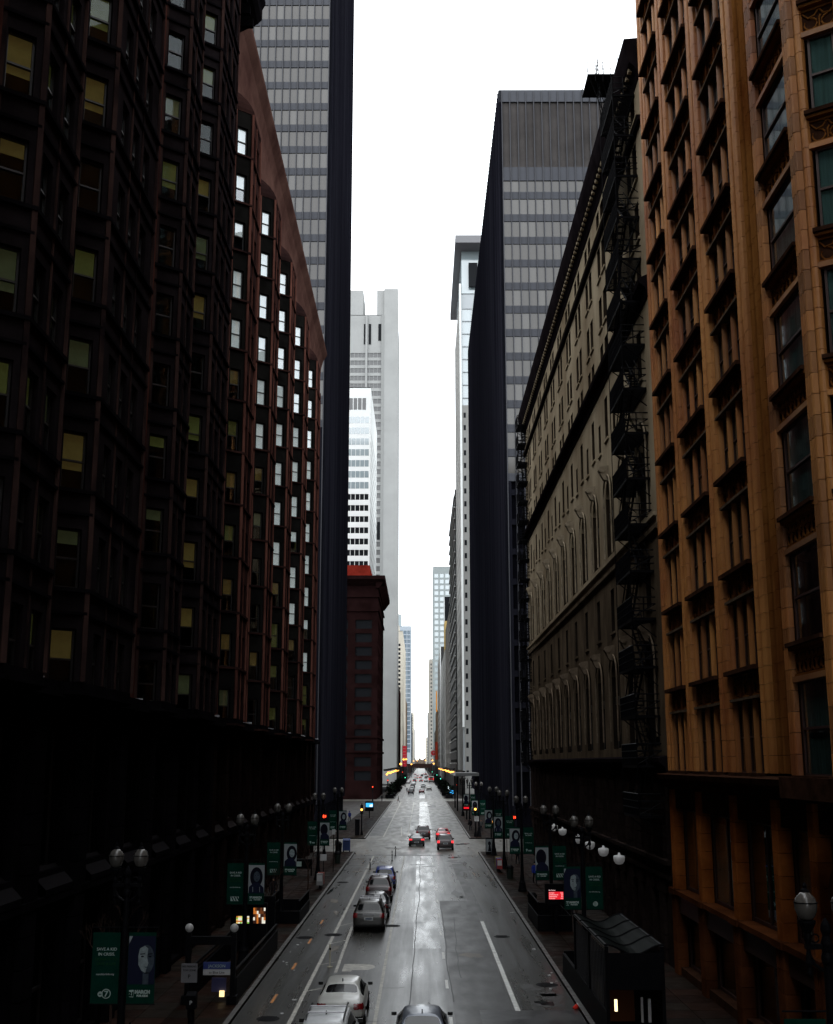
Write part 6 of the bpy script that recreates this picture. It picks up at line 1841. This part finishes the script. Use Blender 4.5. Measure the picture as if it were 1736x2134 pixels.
FAR = [('suv', -3.15, 345, P_black, 'black off-roader nearest of the far traffic on the left', 0), ('suv', -3.1, 382, P_sil, 'silver car directly ahead of the far black off-roader', 0), ('suv', -3.2, 432, P_black, 'second black car in the far left line', 0),
       ('sedan', .25, 356, P_red, 'dark red saloon in the middle of the far block', 0), ('suv', .9, 428, P_w2, 'white estate car ahead of the far red saloon', 0), ('sedan', 2.95, 397, P_white, 'pale saloon right of the far red one', 0),
       ('suv', -3.2, 560, P_black, 'dark car with lit lamps beyond the third crossing', 1), ('sedan', -3.3, 500, P_w2, 'white saloon on the left before the third crossing', 0), ('sedan', .1, 575, P_black, 'black saloon in the far middle lane', 1), ('sedan', 2.6, 565, P_sil, 'silver saloon between the black one and the bus', 0),
       ('sedan', -6.0, 520, P_sil, 'silver saloon parked far along the left kerb', 0), ('sedan', -6.1, 560, P_white, 'pale saloon parked beyond the silver one at the left kerb', 0),
       ('suv', -2.8, 680, P_white, 'pale car with glowing lamps far ahead on the left', 1), ('sedan', -.4, 700, P_red, 'far saloon with bright lamps near the middle', 1), ('suv', 3.2, 690, P_black, 'far dark car in the right lane', 0), ('sedan', 4.6, 760, P_black, 'dark saloon near the right kerb far away', 1),
       ('suv', .8, 800, P_black, 'tall dark vehicle near the vanishing point', 0), ('suv', 3.9, 880, P_red, 'red van near the vanishing point', 1), ('sedan', -2.4, 820, P_w2, 'white speck of a car near the vanishing point, left', 1), ('sedan', -4.6, 900, P_sil, 'farthest silver car on the left', 1), ('sedan', 2.2, 930, P_w2, 'farthest white car at the railway', 1)]
for k, x, y, p, lb, lit in FAR: car(k, x, y, p, lb, lit=bool(lit))
t = thing('bus', 'pale bus with red rear panel in the right lane of the far block', 'bus', (5.1, 545, .02))
mb = MB(); mb.prism([(-1.3, -5.4), (1.3, -5.4), (1.3, 5.4), (-1.3, 5.4)], .8, 2.9, P_white); mb.prism([(-1.15, -5.3), (1.15, -5.3), (1.15, 5.3), (-1.15, 5.3)], 2.9, 3.15, P_white); obj('body', mb, t)
mb = MB(); mb.box(-1.2, 1.2, -5.44, -5.3, .35, .85, M_trim); obj('bumper', mb, t)
mb = MB(); mb.box(-.9, .9, -5.46, -5.41, 1.5, 2.3, mat('bus_red_panel', (.5, .05, .05), .5)); obj('rear_panel', mb, t)
mb = MB(); mb.box(-.8, .8, -5.46, -5.41, 2.4, 2.8, M_cglass); obj('rear_window', mb, t)
for s in (-1, 1):
    mb = MB(); mb.box(s * 1.05 - .14, s * 1.05 + .14, -5.48, -5.41, 1.5, 2.4, M_brake); obj('taillight', mb, t)
    for yy in (-3.2, 3.2): mb = MB(); mb.tube([(s * 1.1 - .14, yy, .5), (s * 1.1 + .14, yy, .5)], .5, M_tyre, 12); obj('tyre', mb, t)
    mb = MB(); mb.box(s * 1.31 - .01, s * 1.31 + .01, -5, 5, 1.7, 2.5, M_cglass); obj('side_window', mb, t)

# ------------------------------------------------------------------ people
def person(x, y, rz, label, coat, trousers, stride=.35, h=1.74, hood=False):
    t = thing('person', label, 'person', (x, y, .02 if abs(x) < 6.2 else .14), rz)
    V = [(0, 0, .93), (0, 0, 1.15), (0, .01, 1.38), (0, .02, 1.50), (0, .03, 1.60), (0, .04, 1.70),
         (-.1, 0, .88), (-.11, stride * .45, .5), (-.1, stride * .55, .09), (-.1, stride * .55 + .14, .05),
         (.1, 0, .88), (.11, -stride * .25, .5), (.1, -stride * .85, .12), (.1, -stride * .85 + .13, .06),
         (-.2, 0, 1.40), (-.25, -.08, 1.14), (-.22, .05, .92), (-.21, .09, .83),
         (.2, 0, 1.40), (.25, .08, 1.14), (.22, .2, .94), (.21, .24, .86)]
    E = [(0, 1), (1, 2), (2, 3), (3, 4), (4, 5), (0, 6), (6, 7), (7, 8), (8, 9), (0, 10), (10, 11), (11, 12), (12, 13), (2, 14), (14, 15), (15, 16), (16, 17), (2, 18), (18, 19), (19, 20), (20, 21)]
    Rr = [.15, .15, .17, .06, .085, .08, .11, .075, .05, .045, .11, .075, .05, .045, .075, .055, .045, .035, .075, .055, .045, .035]
    key = ('person', stride)
    if key in _mc:
        m2 = _mc[key].copy(); return finish_person(t, m2, coat, trousers, hood, h)
    me = bpy.data.meshes.new('body'); me.from_pydata(V, E, [])
    o = bpy.data.objects.new('tmp', me); COL.objects.link(o)
    o.modifiers.new('k', 'SKIN'); sv = me.skin_vertices[0].data
    for i, r in enumerate(Rr): sv[i].radius = (r, r * (.75 if i in (0, 1, 2) else 1))
    sv[0].use_root = True
    o.modifiers.new('s', 'SUBSURF').levels = 1
    dg = bpy.context.evaluated_depsgraph_get()
    m2 = bpy.data.meshes.new_from_object(o.evaluated_get(dg)); bpy.data.objects.remove(o)
    _mc[key] = m2.copy()
    return finish_person(t, m2, coat, trousers, hood, h)
def finish_person(t, m2, coat, trousers, hood, h):
    skin = mat('skin_tone', (.30, .18, .12), .6)
    m2.materials.clear()
    for m in (coat, trousers, skin): m2.materials.append(m)
    for p in m2.polygons:
        z = p.center.z; p.use_smooth = True
        p.material_index = 1 if z < .86 and abs(p.center.x) < .17 else (2 if z > 1.54 or (z < .88 and abs(p.center.x) > .17) else 0)
    obj('body', m2, t)
    mb = MB(); mb.smooth = True; mb.lathe([(.02, -.02)] + [(.105 * math.cos(a), .04 + .11 * math.sin(a)) for a in (-.2, .2, .6, 1.0, 1.4)], M_hair if not hood else coat, 10, (0, .025, 1.66)); obj('hair', mb, t)
    t.scale = (h / 1.8,) * 3
    return t
C_blk = mat('black_coat', (.012, .012, .014), .9); C_blue = mat('blue_jacket', (.015, .03, .20), .8); C_gry = mat('grey_coat', (.07, .07, .07), .9); C_jean = mat('dark_trousers', (.015, .016, .022), .9)
person(-5.55, 271, 1.4, 'person in dark clothes striding across the street at the second crossing', C_blk, C_jean, .55)
person(-11.8, 183, .3, 'person in a blue jacket walking on the plaza', C_blue, C_jean, .3, hood=True)
person(-4.6, 365, 0, 'small dark figure beside the far queue of cars', C_blk, C_jean)
person(8.5, 156, PI, 'person in a grey hood near the far right corner', C_gry, C_jean, .2, hood=True)
person(7.1, 158.5, 0, 'person in black close to the right kerb beyond the crossing', C_blk, C_jean, .3)
person(-9.6, 104, 0, 'person walking on the left pavement past the fourth lamp', C_gry, C_jean, .3)
person(9.3, 107, .2, 'person in black on the right pavement beside the pinkish plates', C_blk, C_jean, .3)
person(-9.9, 280, 0, 'person waiting at the left corner of the second crossing', C_blk, C_jean, .1)
person(9.6, 72, 0, 'person in a grey coat walking away on the right pavement', C_gry, C_jean, .35)
person(-10.3, 78, PI, 'person in black walking towards the camera on the left pavement', C_blk, C_jean, .35)
person(9.2, 90, PI, 'person in a blue jacket on the right pavement near the fourth lamp', C_blue, C_jean, .3)
person(-9.0, 119, .5, 'person waiting at the crossing beside the litter bin', C_gry, C_jean, .1)
bpy.context.view_layer.update()
